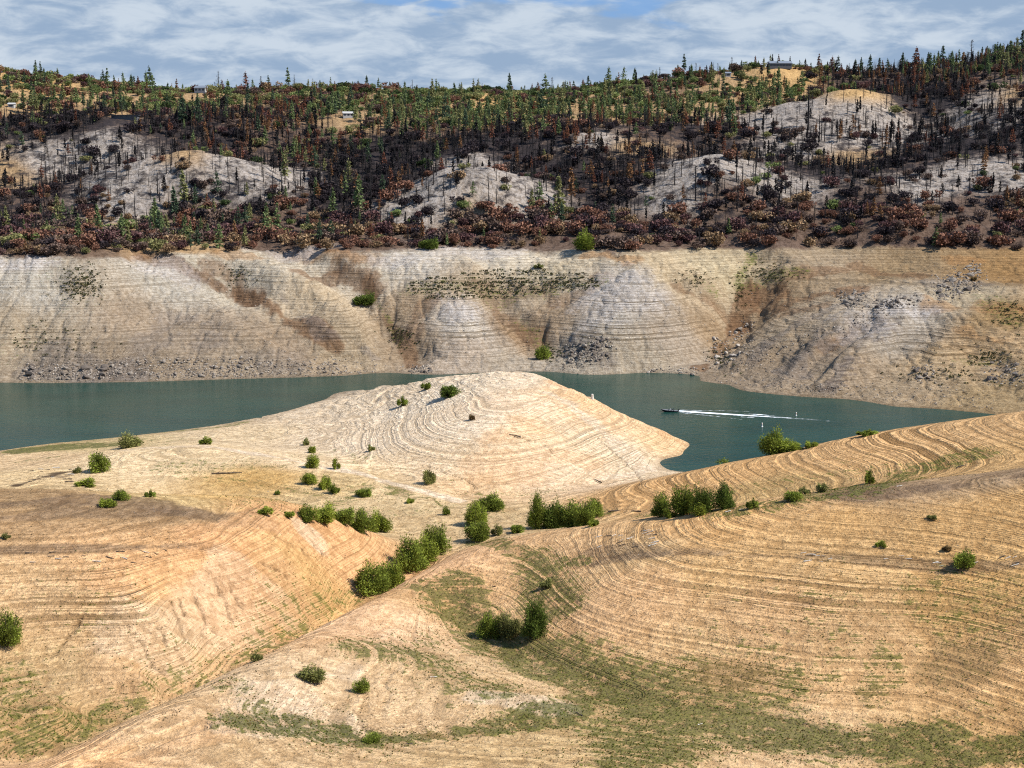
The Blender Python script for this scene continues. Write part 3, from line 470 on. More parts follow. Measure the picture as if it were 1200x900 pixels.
# ------------------------------------------------------------------ materials
def new_mat(name):
    m = bpy.data.materials.new(name); m.use_nodes = True
    return m, NT(m.node_tree)
def finish(t, color, rough=0.9, normal=None, spec=0.2, metal=0.0):
    b = t.n('ShaderNodeBsdfPrincipled'); t.put(b.inputs['Base Color'], color if not isinstance(color, (tuple, list)) else tuple(color) + (1,))
    t.put(b.inputs['Roughness'], rough); b.inputs['Specular IOR Level'].default_value = spec; b.inputs['Metallic'].default_value = metal
    if normal is not None: t.link(normal, b.inputs['Normal'])
    o = t.n('ShaderNodeOutputMaterial'); t.link(b.outputs[0], o.inputs[0])
    return b
def ground_material():
    m, t = new_mat('ground')
    pos = t.n('ShaderNodeNewGeometry').outputs['Position']
    base = t.n('ShaderNodeAttribute', attribute_name='base').outputs['Color']
    mk = t.n('ShaderNodeAttribute', attribute_name='cover'); sp = t.n('ShaderNodeSeparateColor'); t.link(mk.outputs['Color'], sp.inputs[0])
    gr, ln, spk = sp.outputs; 
    mk2 = t.n('ShaderNodeAttribute', attribute_name='burn'); sp2 = t.n('ShaderNodeSeparateColor'); t.link(mk2.outputs['Color'], sp2.inputs[0])
    ch, br, far = sp2.outputs
    sx = t.n('ShaderNodeSeparateXYZ'); t.link(pos, sx.inputs[0])
    mid = t.noise(pos, 0.06, 5, 0.62); fine = t.noise(pos, 0.42, 6, 0.70); clod = t.noise(pos, 1.7, 2, 0.7)
    wob = t.math('ADD', sx.outputs[2], t.math('ADD', t.math('MULTIPLY', mid, 0.40), t.math('MULTIPLY', fine, 0.22)))
    def band(sc, det):
        nd = t.n('ShaderNodeTexNoise', noise_dimensions='1D'); nd.inputs['Scale'].default_value = sc; nd.inputs['Detail'].default_value = det; nd.inputs['Roughness'].default_value = 0.72
        t.link(wob, nd.inputs['W']); return nd.outputs['Fac']
    isf = t.smooth(sx.outputs[1], 560, 640)
    def blend(a, b): return t.math('ADD', a, t.math('MULTIPLY', isf, t.math('SUBTRACT', b, a)))
    strand = blend(band(1.5, 3), band(0.85, 3)); strand2 = blend(band(4.2, 2), band(2.2, 2))
    # soil mottling
    f1 = t.math('ADD', 0.50, t.math('ADD', t.math('MULTIPLY', mid, 0.66), t.math('MULTIPLY', clod, 0.36)))
    v1 = t.mix(1.0, base, t.n('ShaderNodeCombineColor').outputs[0], 'MULTIPLY')
    cc = v1.node.inputs[7].links[0].from_node
    for i in range(3): t.link(f1, cc.inputs[i])
    c = t.mix(t.smooth(fine, .38, .62), t.mix(1.0, v1, (.70, .65, .59), 'MULTIPLY'), t.mix(1.0, v1, (1.18, 1.18, 1.19), 'MULTIPLY'))
    # strand lines: dark debris and weeds along old waterlines, pale lips between them
    brk = t.smooth(t.math('ADD', t.math('MULTIPLY', fine, .6), t.math('MULTIPLY', mid, .4)), 0.38, 0.58)
    dl = t.math('MAXIMUM', t.smooth(strand, 0.46, 0.36), t.math('MULTIPLY', t.smooth(strand2, 0.46, 0.36), 0.85))
    dlm = t.math('MULTIPLY', t.math('MULTIPLY', dl, ln), t.math('ADD', 0.18, t.math('MULTIPLY', brk, 0.88)))
    c = t.mix(dlm, c, t.mix(1.0, c, (.34, .30, .23), 'MULTIPLY'))
    pl = t.math('MULTIPLY', t.math('MULTIPLY', t.smooth(strand, 0.54, 0.64), ln), 0.75)
    c = t.mix(pl, c, t.mix(1.0, c, (1.22, 1.24, 1.26), 'MULTIPLY'))
    vein = t.smooth(t.math('ABSOLUTE', t.math('SUBTRACT', t.noise(pos, 0.20, 3, 0.75, 0.6), 0.5)), 0.03, 0.0)
    c = t.mix(t.math('MULTIPLY', t.math('MULTIPLY', vein, spk), 0.75), c, t.mix(1.0, c, (.42, .38, .34), 'MULTIPLY'))
    # clods, twigs and stones
    sm = t.math('MULTIPLY', t.smooth(t.math('ADD', clod, t.math('MULTIPLY', t.math('SUBTRACT', fine, 0.5), 0.7)), 0.53, 0.61), spk)
    c = t.mix(sm, c, t.mix(1.0, c, (.36, .32, .27), 'MULTIPLY'))
    # herbs and grass with ragged borders, greener where thick
    gm = t.math('ADD', gr, t.math('ADD', t.math('MULTIPLY', t.math('SUBTRACT', fine, 0.5), 2.5), t.math('MULTIPLY', t.math('SUBTRACT', strand2, 0.5), -0.9)))
    gm = t.math('MULTIPLY', t.smooth(gm, 0.42, 0.72), t.smooth(gr, 0.03, 0.2))
    gcol = t.mix(t.smooth(clod, .36, .66), (.044, .054, .008), (.155, .148, .028))
    gcol = t.mix(t.smooth(gr, .48, .78), gcol, t.mix(1.0, gcol, (.62, .72, .66), 'MULTIPLY'))
    gcol = t.mix(t.math('MULTIPLY', br, 0.8), gcol, (.17, .105, .036))
    c = t.mix(t.math('MULTIPLY', gm, 0.80), c, gcol)
    bm = t.smooth(t.math('ADD', br, t.math('MULTIPLY', t.math('SUBTRACT', fine, 0.5), 1.5)), 0.45, 0.8)
    c = t.mix(t.math('MULTIPLY', bm, 0.55), c, (.19, .115, .045))
    # char and ash on the burnt hills
    cm = t.math('ADD', ch, t.math('MULTIPLY', t.math('SUBTRACT', t.noise(pos, 0.11, 4, 0.72), 0.5), 2.2))
    cm = t.math('MULTIPLY', t.smooth(cm, 0.25, 0.75), far)
    c = t.mix(t.math('MULTIPLY', cm, 0.92), c, t.mix(fine, (.009, .008, .009), (.036, .029, .030)))
    h = t.math('ADD', t.math('MULTIPLY', fine, 0.9), t.math('MULTIPLY', t.math('MULTIPLY', strand, ln), 1.3))
    bp = t.n('ShaderNodeBump'); bp.inputs['Strength'].default_value = 1.0; bp.inputs['Distance'].default_value = 1.5
    t.link(h, bp.inputs['Height'])
    finish(t, c, 0.95, bp.outputs[0], 0.1)
    return m
def water_material():
    m, t = new_mat('lake_water')
    pos = t.n('ShaderNodeNewGeometry').outputs['Position']
    a = t.noise(t.vmul(pos, (0.30, 0.55, 1)), 1.0, 4, 0.6, 0.3); b = t.noise(t.vmul(pos, (0.02, 0.05, 1)), 1.0, 3, 0.5)
    bp = t.n('ShaderNodeBump'); bp.inputs['Strength'].default_value = 0.3; bp.inputs['Distance'].default_value = 0.5
    t.link(a, bp.inputs['Height'])
    c = t.mix(t.smooth(b, .3, .7), (.009, .034, .026), (.013, .043, .032))
    bs = finish(t, c, t.math('ADD', 0.05, t.math('MULTIPLY', b, 0.10)), bp.outputs[0], 0.25)
    bs.inputs['IOR'].default_value = 1.15
    return m
def leaf_material(name='foliage', trans=0.25):
    m, t = new_mat(name)
    tint = t.n('ShaderNodeAttribute', attribute_name='tint').outputs['Color']
    pos = t.n('ShaderNodeNewGeometry').outputs['Position']
    oi = t.n('ShaderNodeObjectInfo').outputs['Random']
    v = t.math('ADD', 0.72, t.math('ADD', t.math('MULTIPLY', t.noise(pos, 0.5, 3, 0.6), 0.42), t.math('MULTIPLY', oi, 0.16)))
    cc = t.n('ShaderNodeCombineColor')
    for i in range(3): t.link(v, cc.inputs[i])
    c = t.mix(1.0, tint, cc.outputs[0], 'MULTIPLY')
    d = t.n('ShaderNodeBsdfDiffuse'); t.link(c, d.inputs[0])
    tr = t.n('ShaderNodeBsdfTranslucent'); t.link(c, tr.inputs[0])
    mx = t.n('ShaderNodeMixShader'); mx.inputs[0].default_value = trans
    t.link(d.outputs[0], mx.inputs[1]); t.link(tr.outputs[0], mx.inputs[2])
    o = t.n('ShaderNodeOutputMaterial'); t.link(mx.outputs[0], o.inputs[0])
    return m
def simple_mat(name, c, rough=0.8, var=0.3, scale=1.5, spec=0.2, metal=0.0):
    m, t = new_mat(name)
    co = t.n('ShaderNodeTexCoord').outputs['Object']
    n = t.noise(co, scale, 5, 0.65)
    col_ = t.mix(n, tuple(x * (1 - var) for x in c), tuple(min(1, x * (1 + var)) for x in c))
    bp = t.n('ShaderNodeBump'); bp.inputs['Strength'].default_value = 0.4; bp.inputs['Distance'].default_value = 0.05
    t.link(n, bp.inputs['Height'])
    finish(t, col_, rough, bp.outputs[0], spec, metal)
    return m

# ------------------------------------------------------------------ ground and water sheets
idx = np.arange(NU * NY).reshape(NY, NU)
quads = np.stack([idx[:-1, :-1], idx[:-1, 1:], idx[1:, 1:], idx[1:, :-1]], -1).reshape(-1, 4)
gme = np_mesh('ground', np.stack([XG, YG, ZG], -1).reshape(-1, 3), quads, [ground_material()], smooth=True)
def add_attr(me, name, arrs):
    a = me.attributes.new(name, 'FLOAT_COLOR', 'POINT'); t = np.ones((NU * NY, 4), np.float32)
    for k in range(3): t[:, k] = arrs[k].ravel()
    a.data.foreach_set('color', t.ravel())
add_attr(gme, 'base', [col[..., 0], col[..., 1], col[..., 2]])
add_attr(gme, 'cover', [np.clip(grass, 0, 1), np.clip(lines, 0, 1), np.clip(speck, 0, 1)])
add_attr(gme, 'burn', [np.clip(char, 0, 1), np.clip(brown, 0, 1), hw[..., 0]])
obj('ground', gme, kind='structure')
wv = np.array([(-900, 330, 0), (900, 330, 0), (900, 900, 0), (-900, 900, 0)], float)
obj('water', np_mesh('water', wv, np.array([[0, 1, 2, 3]]), [water_material()]), kind='structure')
#OBJECTS
# ------------------------------------------------------------------ plant shapes
R = np.random.default_rng(7)
def unit(v): return v / (np.linalg.norm(v, axis=-1, keepdims=True) + 1e-9)
def leaf_quads(c, size, rng, aspect=0.6, droop=None):
    """one small leaf spray per centre, facing anywhere; returns verts, quads"""
    n = len(c); a = unit(rng.normal(size=(n, 3))) if droop is None else unit(droop + rng.normal(size=(n, 3)) * 0.35)
    b = unit(np.cross(a, rng.normal(size=(n, 3)))); s = np.broadcast_to(size, (n,))[:, None]
    v = np.stack([c - a * s - b * s * aspect * .4, c + b * s * aspect - a * s * .1, c + a * s, c - b * s * aspect + a * s * .15], 1).reshape(-1, 3)
    return v, np.arange(4 * n).reshape(n, 4)
def tube(pts, rad, sides=5):
    pts = np.asarray(pts, float); v = []; f = []
    for k, p in enumerate(pts):
        d = unit(pts[min(k + 1, len(pts) - 1)] - pts[max(k - 1, 0)]); x = unit(np.cross(d, [0.3, 0.9, 0.1])); y = np.cross(d, x)
        an = np.arange(sides) * 2 * math.pi / sides
        v.append(p + rad[k] * (np.cos(an)[:, None] * x + np.sin(an)[:, None] * y))
    v = np.concatenate(v)
    for k in range(len(pts) - 1):
        for i in range(sides):
            f.append((k * sides + i, k * sides + (i + 1) % sides, (k + 1) * sides + (i + 1) % sides, (k + 1) * sides + i))
    return v, np.array(f)
def join(parts):
    vs, fs, o = [], [], 0
    for v, f in parts:
        if len(v) == 0: continue
        vs.append(v); fs.append(f + o); o += len(v)
    return np.concatenate(vs), np.concatenate(fs)
def pine_shape(rng, h=15.0, r=2.4, bare=0.22, ragged=0.25, levels=15, dens=1.0):
    lean = rng.normal(size=2) * 0.012 * h
    trunk = tube([(0, 0, -0.6), (lean[0] * .3, lean[1] * .3, h * .4), (lean[0] * .7, lean[1] * .7, h * .75), (lean[0], lean[1], h)], [h * .015 + .06, h * .011 + .04, h * .006, .03], 5)
    cs, dr, sz = [], [], []
    for k in range(levels):
        t = bare + (1 - bare) * (k + rng.uniform(-.5, .5)) / levels
        rr = r * (1 - (t - bare) / (1 - bare)) ** 0.75 * rng.uniform(1 - ragged, 1 + ragged) * (0.55 + 0.45 * min(1, (t - bare) / .2 + .3)) + .15
        for b in range(max(3, int(8 * dens))):
            if rng.random() < ragged * .4: continue
            an = rng.uniform(0, 2 * math.pi); L = rr * rng.uniform(.6, 1.1)
            for q_ in (.35, .7, 1.0):
                cs.append((lean[0] * t + math.cos(an) * L * q_, lean[1] * t + math.sin(an) * L * q_, min(h * t - L * q_ * .22 + rng.normal() * .38, h)))
                dr.append((math.cos(an), math.sin(an), -.15)); sz.append(.46 + .34 * (1 - t) * r / 2.4)
    cs.append((lean[0], lean[1], h)); dr.append((0, 0, 1)); sz.append(.5)
    crown = leaf_quads(np.array(cs), np.array(sz), rng, .62, np.array(dr))
    return trunk, crown
def snag_shape(rng, h=12.0, limbs=9, fork=False, lean=0.02, twigs=0):
    lx, ly = rng.normal(size=2) * lean * h; parts = []
    def at(t): return np.array([lx * t * t, ly * t * t, h * t - (0.5 if t == 0 else 0)])
    parts.append(tube([at(0), at(.35), at(.7), at(1)], [.34, .27, .19, .06], 5))
    for k in range(limbs):
        t = rng.uniform(.25, .97); an = rng.uniform(0, 2 * math.pi); L = h * .16 * (1.1 - t) * rng.uniform(.5, 1.4) + .25; p = at(t)
        up = rng.uniform(-.25, .5)
        parts.append(tube([p, p + L * np.array([math.cos(an), math.sin(an), up])], [.10, .04], 3))
    if twigs:
        t = rng.uniform(.3, 1, twigs); an = rng.uniform(0, 6.28, twigs); rr = rng.uniform(.2, 1, twigs) * (1.15 - t) * 2.6
        parts.append(leaf_quads(np.stack([np.cos(an) * rr, np.sin(an) * rr, h * t], -1), .6, rng, .12, np.stack([np.cos(an), np.sin(an), np.full(twigs, .7)], -1)))
    if fork:
        for s_ in (-1, 1):
            p = at(.45); an = rng.uniform(0, 6.28)
            parts.append(tube([p, p + np.array([math.cos(an) * 1.1, math.sin(an) * 1.1, h * .22]), p + np.array([math.cos(an) * 1.7, math.sin(an) * 1.7, h * .42])], [.12, .09, .03], 4))
    return join(parts)
def scrub_shape(rng, w=6.0, h=4.2, n=170, leaf=.75):
    lob = [(rng.normal() * w * .2, rng.normal() * w * .2, h * rng.uniform(.42, .66), rng.uniform(.28, .45) * w) for _ in range(5)]
    cs = []
    for k in range(n):
        l = lob[rng.integers(5)]; d = unit(rng.normal(size=3)); rr = l[3] * rng.uniform(.55, 1.05)
        p = np.array([l[0] + d[0] * rr, l[1] + d[1] * rr, l[2] + d[2] * rr * h / w * 1.05]); p[2] = max(p[2], rng.uniform(0, .5)); cs.append(p)
    lv = leaf_quads(np.array(cs), leaf * rng.uniform(.6, 1.2, n), rng, .75)
    st = [tube([(0, 0, -.4), (l[0] * .6, l[1] * .6, l[2] * .6), (l[0], l[1], l[2])], [.14, .09, .03], 4) for l in lob[:3]]
    return join(st), lv
def bush_shape(rng, n, leaf, lobes=7):
    lob = []
    for k in range(lobes):
        an = k * 2.4 + rng.uniform(-.5, .5); d = math.sqrt((k + .3) / lobes) * .34
        lob.append((math.cos(an) * d, math.sin(an) * d, (1 - (d / .42) ** 2 * .6) * rng.uniform(.5, 1.06), rng.uniform(.12, .22)))
    cs = []; li = rng.integers(0, lobes, n)
    for k in range(n):
        l = lob[li[k]]; d = unit(rng.normal(size=3)); rr = rng.uniform(.4, 1.04) if rng.random() < .84 else rng.uniform(1.0, 1.34); hz = l[2] * .5
        cs.append((l[0] + d[0] * l[3] * rr, l[1] + d[1] * l[3] * rr, max(hz + d[2] * rr * hz, .08 * rng.random())))
    cs = np.array(cs); ctr = cs - np.array([0, 0, .3]); lv = leaf_quads(cs, leaf * rng.uniform(.5, 1.35, n), rng, .40, unit(unit(ctr) + np.array([0, 0, .5])) * .62)
    st = [tube([(rng.normal() * .03, rng.normal() * .03, -.06), (l[0] * .5, l[1] * .5, l[2] * .4), (l[0], l[1], l[2] * .97)], [.024, .016, .007], 4) for l in lob]
    return join(st), lv, rng.uniform(.62, 1.3, lobes)[li]
leafm = leaf_material('foliage', 0.3); dryleaf = leaf_material('dry_foliage', 0.08)
bark = simple_mat('bark', (.10, .075, .055)); charred = simple_mat('charred_wood', (.020, .017, .017), .85, .4)
def tinted(base, rng, n, per=4, var=.35):
    t = np.asarray(base)[None] * rng.uniform(1 - var, 1 + var, (n, 1)); return np.repeat(t, per, 0)

PINE_T = {'green': (.140, .178, .074), 'dark': (.070, .100, .058), 'olive': (.215, .212, .090), 'scorched': (.210, .112, .056), 'rust': (.170, .072, .045)}
SCRUB_T = {'russet': (.185, .095, .064), 'maroon': (.110, .060, .056), 'tan': (.235, .155, .088), 'dull brown': (.125, .086, .068), 'olive': (.215, .205, .085), 'green': (.165, .200, .070), 'dark green': (.050, .072, .028), 'charred': (.046, .036, .038)}
pine_v = [pine_shape(np.random.default_rng(100 + k), 15, r, b, rg, lv) for k, (r, b, rg, lv) in enumerate(((3.0, .14, .22, 15), (2.4, .26, .3, 13), (3.6, .10, .28, 14), (2.0, .35, .35, 11), (2.9, .28, .45, 11)))]
snag_v = [snag_shape(np.random.default_rng(200 + k), 12, l, f, ln_, tw) for k, (l, f, ln_, tw) in enumerate(((6, False, .01, 0), (14, False, .02, 60), (10, True, .015, 45), (4, False, .06, 0), (20, False, .02, 100)))]
for k_ in range(3):
    tr_, cr_ = pine_shape(np.random.default_rng(240 + k_), 12, (1.6, 2.3, 1.2)[k_], .3, .45, 11)
    snag_v.append(join([tr_, cr_]))
scrub_v = [scrub_shape(np.random.default_rng(300 + k), 6, hh, 420, .46) for k, hh in enumerate((4.0, 5.0, 3.2, 4.4))]

# ------------------------------------------------------------------ where the hillside plants stand
rt = np.random.default_rng(21)
SP_ = [.14, .20, .14, .10, .20, .09, .05, .08]
trees = []                                     # (kind, tint, variant, x, y, scale, rot)
def pix(x, y, z):
    dy, dz = y, z - CAMZ
    f_ = dy * math.cos(PITCH) - dz * math.sin(PITCH); u_ = dy * math.sin(PITCH) + dz * math.cos(PITCH)
    return 600 + F * x / f_, 450 - F * u_ / f_
sp_ = 6.8
gx, gy_ = np.meshgrid(np.arange(-720, 720, sp_), np.arange(770, 1540, sp_))
gx = (gx + rt.uniform(-.5, .5, gx.shape) * sp_).ravel(); gy_ = (gy_ + rt.uniform(-.5, .5, gy_.shape) * sp_).ravel()
keep = np.abs(gx / gy_) < 0.45; gx, gy_ = gx[keep], gy_[keep]
def sample(field, x, y):
    a = np.clip((x / (y + YS) - U0) / (U1 - U0) * (CU - 1), 0, CU - 1).astype(int); b = np.clip((np.log(y) - L0) / (L1 - L0) * (CY - 1), 0, CY - 1).astype(int)
    return field[b, a]
gz = height(gx, gy_); hs_ = sample(hills_c, gx, gy_); charv = hs_[:, 8]; dens = hs_[:, 3:8].copy()
dens[:, 3] += .25 * sstep(.4, .8, charv); dens[:, 1] *= .5; dens[:, 2] *= .7
dens[:, 0] *= np.where(gy_ > 1340, np.where(gx / gy_ < -.12, .35, .6), 1.0); dens *= np.where(gy_ > 1450, .3, 1.0)[:, None]
clump = fbm(gx, gy_, 38, 3, 91) * 1.2 + fbm(gx, gy_, 11, 2, 55) * .5
dens = dens * np.clip(1 + clump * 1.1, .15, 2.2)[:, None]
clump2 = fbm(gx, gy_, 60, 3, 133)
allow = gz > 54.0 + 1.4 * fbm(gx, gy_, 30, 3, 77)
rr_ = rt.random(len(gx)); cum = np.cumsum(dens, 1)
choice = (rr_[:, None] > cum).sum(1)
for i in np.nonzero(allow & (choice < 5))[0]:
    k = choice[i]; x, y = gx[i], gy_[i]; rot = rt.uniform(0, 6.28)
    if k == 0: trees.append(('pine', rt.choice(['green', 'dark', 'olive'], p=[.5, .25, .25]), int(rt.integers(5)), x, y, min(rt.lognormal(-.38, .38), 1.5), rot))
    elif k == 1: trees.append(('pine', rt.choice(['scorched', 'rust']), int(rt.integers(1, 5)), x, y, rt.uniform(.5, .95), rot))
    elif k == 2: trees.append(('snag', 'black', int(rt.choice(8, p=SP_)), x, y, rt.uniform(.5, 1.25), rot))
    elif k == 3:
        low = y < 940
        if rt.random() < (.12 if low else .08): continue
        w_ = clump2[i]; pr = [.50, .06, .26, .18] if w_ > .12 else ([.18, .38, .08, .36] if w_ < -.12 else [.36, .18, .18, .28])
        burnt_ = rt.random() < charv[i] * 1.0
        if burnt_: trees.append(('scrub', 'charred', int(rt.choice([1, 3])), x, y, min(rt.lognormal(.1, .3), 1.8), rot)); continue
        trees.append(('scrub', rt.choice(['russet', 'maroon', 'tan', 'dull brown'], p=pr), int(rt.integers(4)), x, y, min(rt.lognormal(.18 if low else -.1, .36), 2.1), rot))
    else: trees.append(('scrub', rt.choice(['olive', 'green', 'dark green'], p=[.42, .36, .22]), int(rt.integers(4)), x, y, min(rt.lognormal(.0, .35), 1.7), rot))
# burnt poles and charred stubs stand much closer
gx2, gy2 = np.meshgrid(np.arange(-720, 720, 4.3), np.arange(790, 1440, 4.3)); gx2 = (gx2 + rt.uniform(-2.2, 2.2, gx2.shape)).ravel(); gy2 = (gy2 + rt.uniform(-2.2, 2.2, gy2.shape)).ravel()
k2 = (np.abs(gx2 / gy2) < .42) & (height(gx2, gy2) > 56); gx2, gy2 = gx2[k2], gy2[k2]
d2_ = sample(hills_c, gx2, gy2)[:, 3:9]; c2_ = np.clip(1 + 1.3 * fbm(gx2, gy2, 30, 3, 17), .1, 2.2); r2_ = rt.random(len(gx2))
pb = np.clip(d2_[:, 2] * .70 * c2_, 0, .7) * (d2_[:, 5] > .2); ps = np.clip(.42 * (d2_[:, 5] < .6) * (d2_[:, 0] < .08), 0, 1) * c2_
for i in range(len(gx2)):
    if r2_[i] < pb[i]: trees.append(('snag', 'black', int(rt.choice(8, p=SP_)), gx2[i], gy2[i], rt.uniform(.4, 1.15), rt.uniform(0, 6.28)))
    elif r2_[i] < pb[i] + ps[i]: trees.append(('snag', 'black', int(rt.choice([1, 4])), gx2[i], gy2[i], rt.uniform(.10, .30), rt.uniform(0, 6.28)))
# the ones that stand out in the picture, at their own places
marked = [(42,91,20,'pine','dark',1),(48,91,18,'pine','dark',3),(68,92,12,'pine','green',0),(122,103,14,'pine','dark',2),(145,105,11,'pine','green',0),(152,105,10,'pine','green',0),(179,108,21,'pine','green',2),(197,108,11,'pine','dark',0),(207,109,16,'pine','scorched',3),(215,146,34,'pine','dark',0),(232,146,33,'pine','dark',0),
 (256,107,23,'snag','black',1),(288,110,25,'pine','rust',4),(306,108,18,'snag','black',4),(315,107,18,'pine','dark',3),(338,104,11,'snag','black',0),(345,103,15,'snag','black',1),(375,102,8,'pine','dark',0),(397,105,8,'pine','dark',0),(216,246,46,'pine','olive',1),(143,287,36,'pine','green',1),(151,290,26,'pine','olive',0),(217,284,32,'pine','green',0),(257,291,30,'pine','green',2),(287,292,28,'pine','olive',1),(312,276,38,'pine','green',1),(325,281,42,'pine','green',3),(390,256,36,'pine','green',1),
 (430,106,17,'pine','dark',0),(457,106,10,'pine','green',0),(483,108,14,'snag','black',1),(533,117,18,'pine','dark',2),(565,108,10,'snag','black',4),(597,110,9,'pine','dark',0),(613,111,8,'pine','dark',0),(633,110,12,'snag','black',2),(647,106,15,'snag','black',4),(662,108,13,'pine','dark',1),(689,106,17,'pine','dark',0),(725,103,17,'pine','scorched',3),(744,98,18,'pine','dark',0),(420,256,50,'pine','green',1),(655,251,45,'pine','olive',0),(623,246,25,'pine','olive',0),(670,241,44,'pine','scorched',3),
 (836,88,14,'snag','black',1),(841,88,13,'snag','black',4),(911,80,10,'pine','dark',3),(959,82,18,'pine','rust',3),(982,82,16,'pine','dark',4),(937,82,11,'pine','dark',3),(975,82,15,'pine','rust',4),(1002,84,14,'pine','dark',0),(1009,84,16,'pine','dark',1),(1019,83,18,'pine','dark',0),(1030,84,16,'pine','dark',0),(1040,83,14,'pine','dark',2),(1057,82,20,'pine','dark',0),(1073,82,26,'pine','rust',2),(1087,80,18,'pine','dark',1),(1104,78,24,'pine','dark',0),(1115,78,18,'pine','green',0),(1138,72,24,'snag','black',4),(1150,74,18,'pine','dark',1),(1165,74,22,'pine','green',0),(1185,66,18,'pine','green',2),(1198,66,30,'pine','dark',0),
 (853,151,36,'pine','dark',3),(947,152,50,'snag','black',1),(863,213,30,'snag','black',0),(965,106,28,'snag','black',4),(195,204,25,'snag','black',0),(118,240,22,'snag','black',3),(625,190,35,'snag','black',1),(815,235,40,'snag','black',4),(1090,150,32,'snag','black',1)]
n_marked0 = len(trees)
def foot(px, py):
    for k in range(40):
        x, y = hit(px, py + k)
        if y < 1480: return x, y, k
    return x, y, 0
for px, py, hp, kind, tint, var in marked:
    x, y, k = foot(px, py); full = 15.0 if kind == 'pine' else 12.0
    trees.append((kind, tint, var, x, y, (hp + k) * y / F / full, rt.uniform(0, 6.28)))

# nothing grows on or close in front of the houses
yards = []
for px, py, wp in ((914,79,25),(147,139,30),(408,137,13),(236,108,13),(853,90,6),(14,126,7)):
    x, y, k = foot(px, py); yards.append((x, y, wp * y / F))
for px, py, wp in ((685,294,24),(502,293,22)):
    x, y, k = foot(px, py); yards.append((x, y, wp * y / F))
trees = [t for k, t in enumerate(trees) if k >= n_marked0 or not any(abs(t[3] - x) < w_ * .55 + 2.5 and y - 55 < t[4] < y + 7 for x, y, w_ in yards)]
n_marked0 = len(trees) - len(marked)
# ---- each of the larger ones is a thing; the rest of each kind is one mass
def seen(x, y, top):
    n = 60; t = np.linspace(.25, .985, n); hx, hy = x * t, y * t; line = CAMZ + (top - CAMZ) * t
    return not (height(hx, np.maximum(hy, Y0 + 1)) > line).any()
landmarks = [(210,190,'on the broad pale mound at upper left'),(110,168,'on the pale slope above the broad mound'),(570,210,'on the ash grey mound mid hillside'),(840,195,'on the grey mound right of centre'),(1000,125,'on the big ash slope below the right ridge'),(1130,205,'on the pale slope by the right edge'),
 (450,190,'in the black burnt hollow left of the middle mound'),(620,170,'in the black burnt strip above the middle mound'),(40,270,'above the bank at the far left'),(150,275,'above the bank below the broad pale mound'),(270,275,'above the bank right of the broad mound'),(400,275,'above the bank left of the middle mound'),(540,280,'above the bank under the middle mound'),(680,275,'above the bank near the bright green bush'),(800,275,'above the bank under the right grey mound'),
 (930,275,'above the bank right of centre'),(1050,275,'above the bank below the burnt right slope'),(1170,275,'above the bank at the far right'),(40,105,'on the upper left ridge'),(200,115,'near the white house on the left ridge'),(330,115,'on the ridge right of the white house'),(470,115,'in the green wood left of mid skyline'),(620,115,'in the green wood at mid skyline'),(740,115,'in the green wood where the right ridge rises'),(870,110,'on the slope below the long ridge building'),(1020,90,'on the ridge right of the long building'),(1150,85,'on the high right ridge'),
 (960,200,'in the burnt hollow of the right slope'),(720,220,'in the burnt hollow between two grey mounds'),(60,150,'in the dark wood below the left ridge'),(260,155,'in the dark wood behind the broad mound'),(380,190,'in the brown scorched wood right of the broad mound')]
lm_xy = np.array([hit(a, b) for a, b, _ in landmarks])
def place_name(x, y):
    return landmarks[int(np.argmin(np.hypot((lm_xy[:, 0] - x), (lm_xy[:, 1] - y) * .7)))][2]
mesh_cache = {}
def variant(kind, tint, var):
    key = (kind, tint, var)
    if key not in mesh_cache:
        rg = np.random.default_rng(500 + var)
        if kind == 'pine':
            tr, cr = pine_v[var]; m_ = leafm if tint in ('green', 'dark', 'olive') else dryleaf
            mesh_cache[key] = (np_mesh('pine_trunk', tr[0], tr[1], [bark]), np_mesh('pine_crown', cr[0], cr[1], [m_], tinted(PINE_T[tint], rg, len(cr[1]))))
        elif kind == 'snag': mesh_cache[key] = (np_mesh('snag', snag_v[var][0], snag_v[var][1], [charred]),)
        else:
            st, lv = scrub_v[var]
            v, f = join([st, lv]); tt = np.concatenate([np.tile((.05, .035, .025), (len(st[0]), 1)), tinted(SCRUB_T[tint], rg, len(lv[1]), 4, .4)])
            mesh_cache[key] = (np_mesh('scrub', v, f, [leafm if 'green' in tint or tint == 'olive' else dryleaf], tt),)
    return mesh_cache[key]
PW = {'green': 'green', 'dark': 'dark green', 'olive': 'olive green', 'scorched': 'scorched', 'rust': 'rust brown'}
PS = ['full conical', 'narrow high-crowned', 'broad conical', 'thin sparse', 'ragged gappy']
SS = ['bare straight pole-like', 'many-limbed', 'forked', 'leaning few-limbed', 'bristly', 'charred thin-crowned', 'charred broad-crowned', 'charred narrow-crowned']
BS = ['rounded', 'tall rounded', 'low spreading', 'uneven']
def size_word(s, full):
    return 'small' if s * full < .62 * full else ('tall' if s > 1.0 else 'middling')
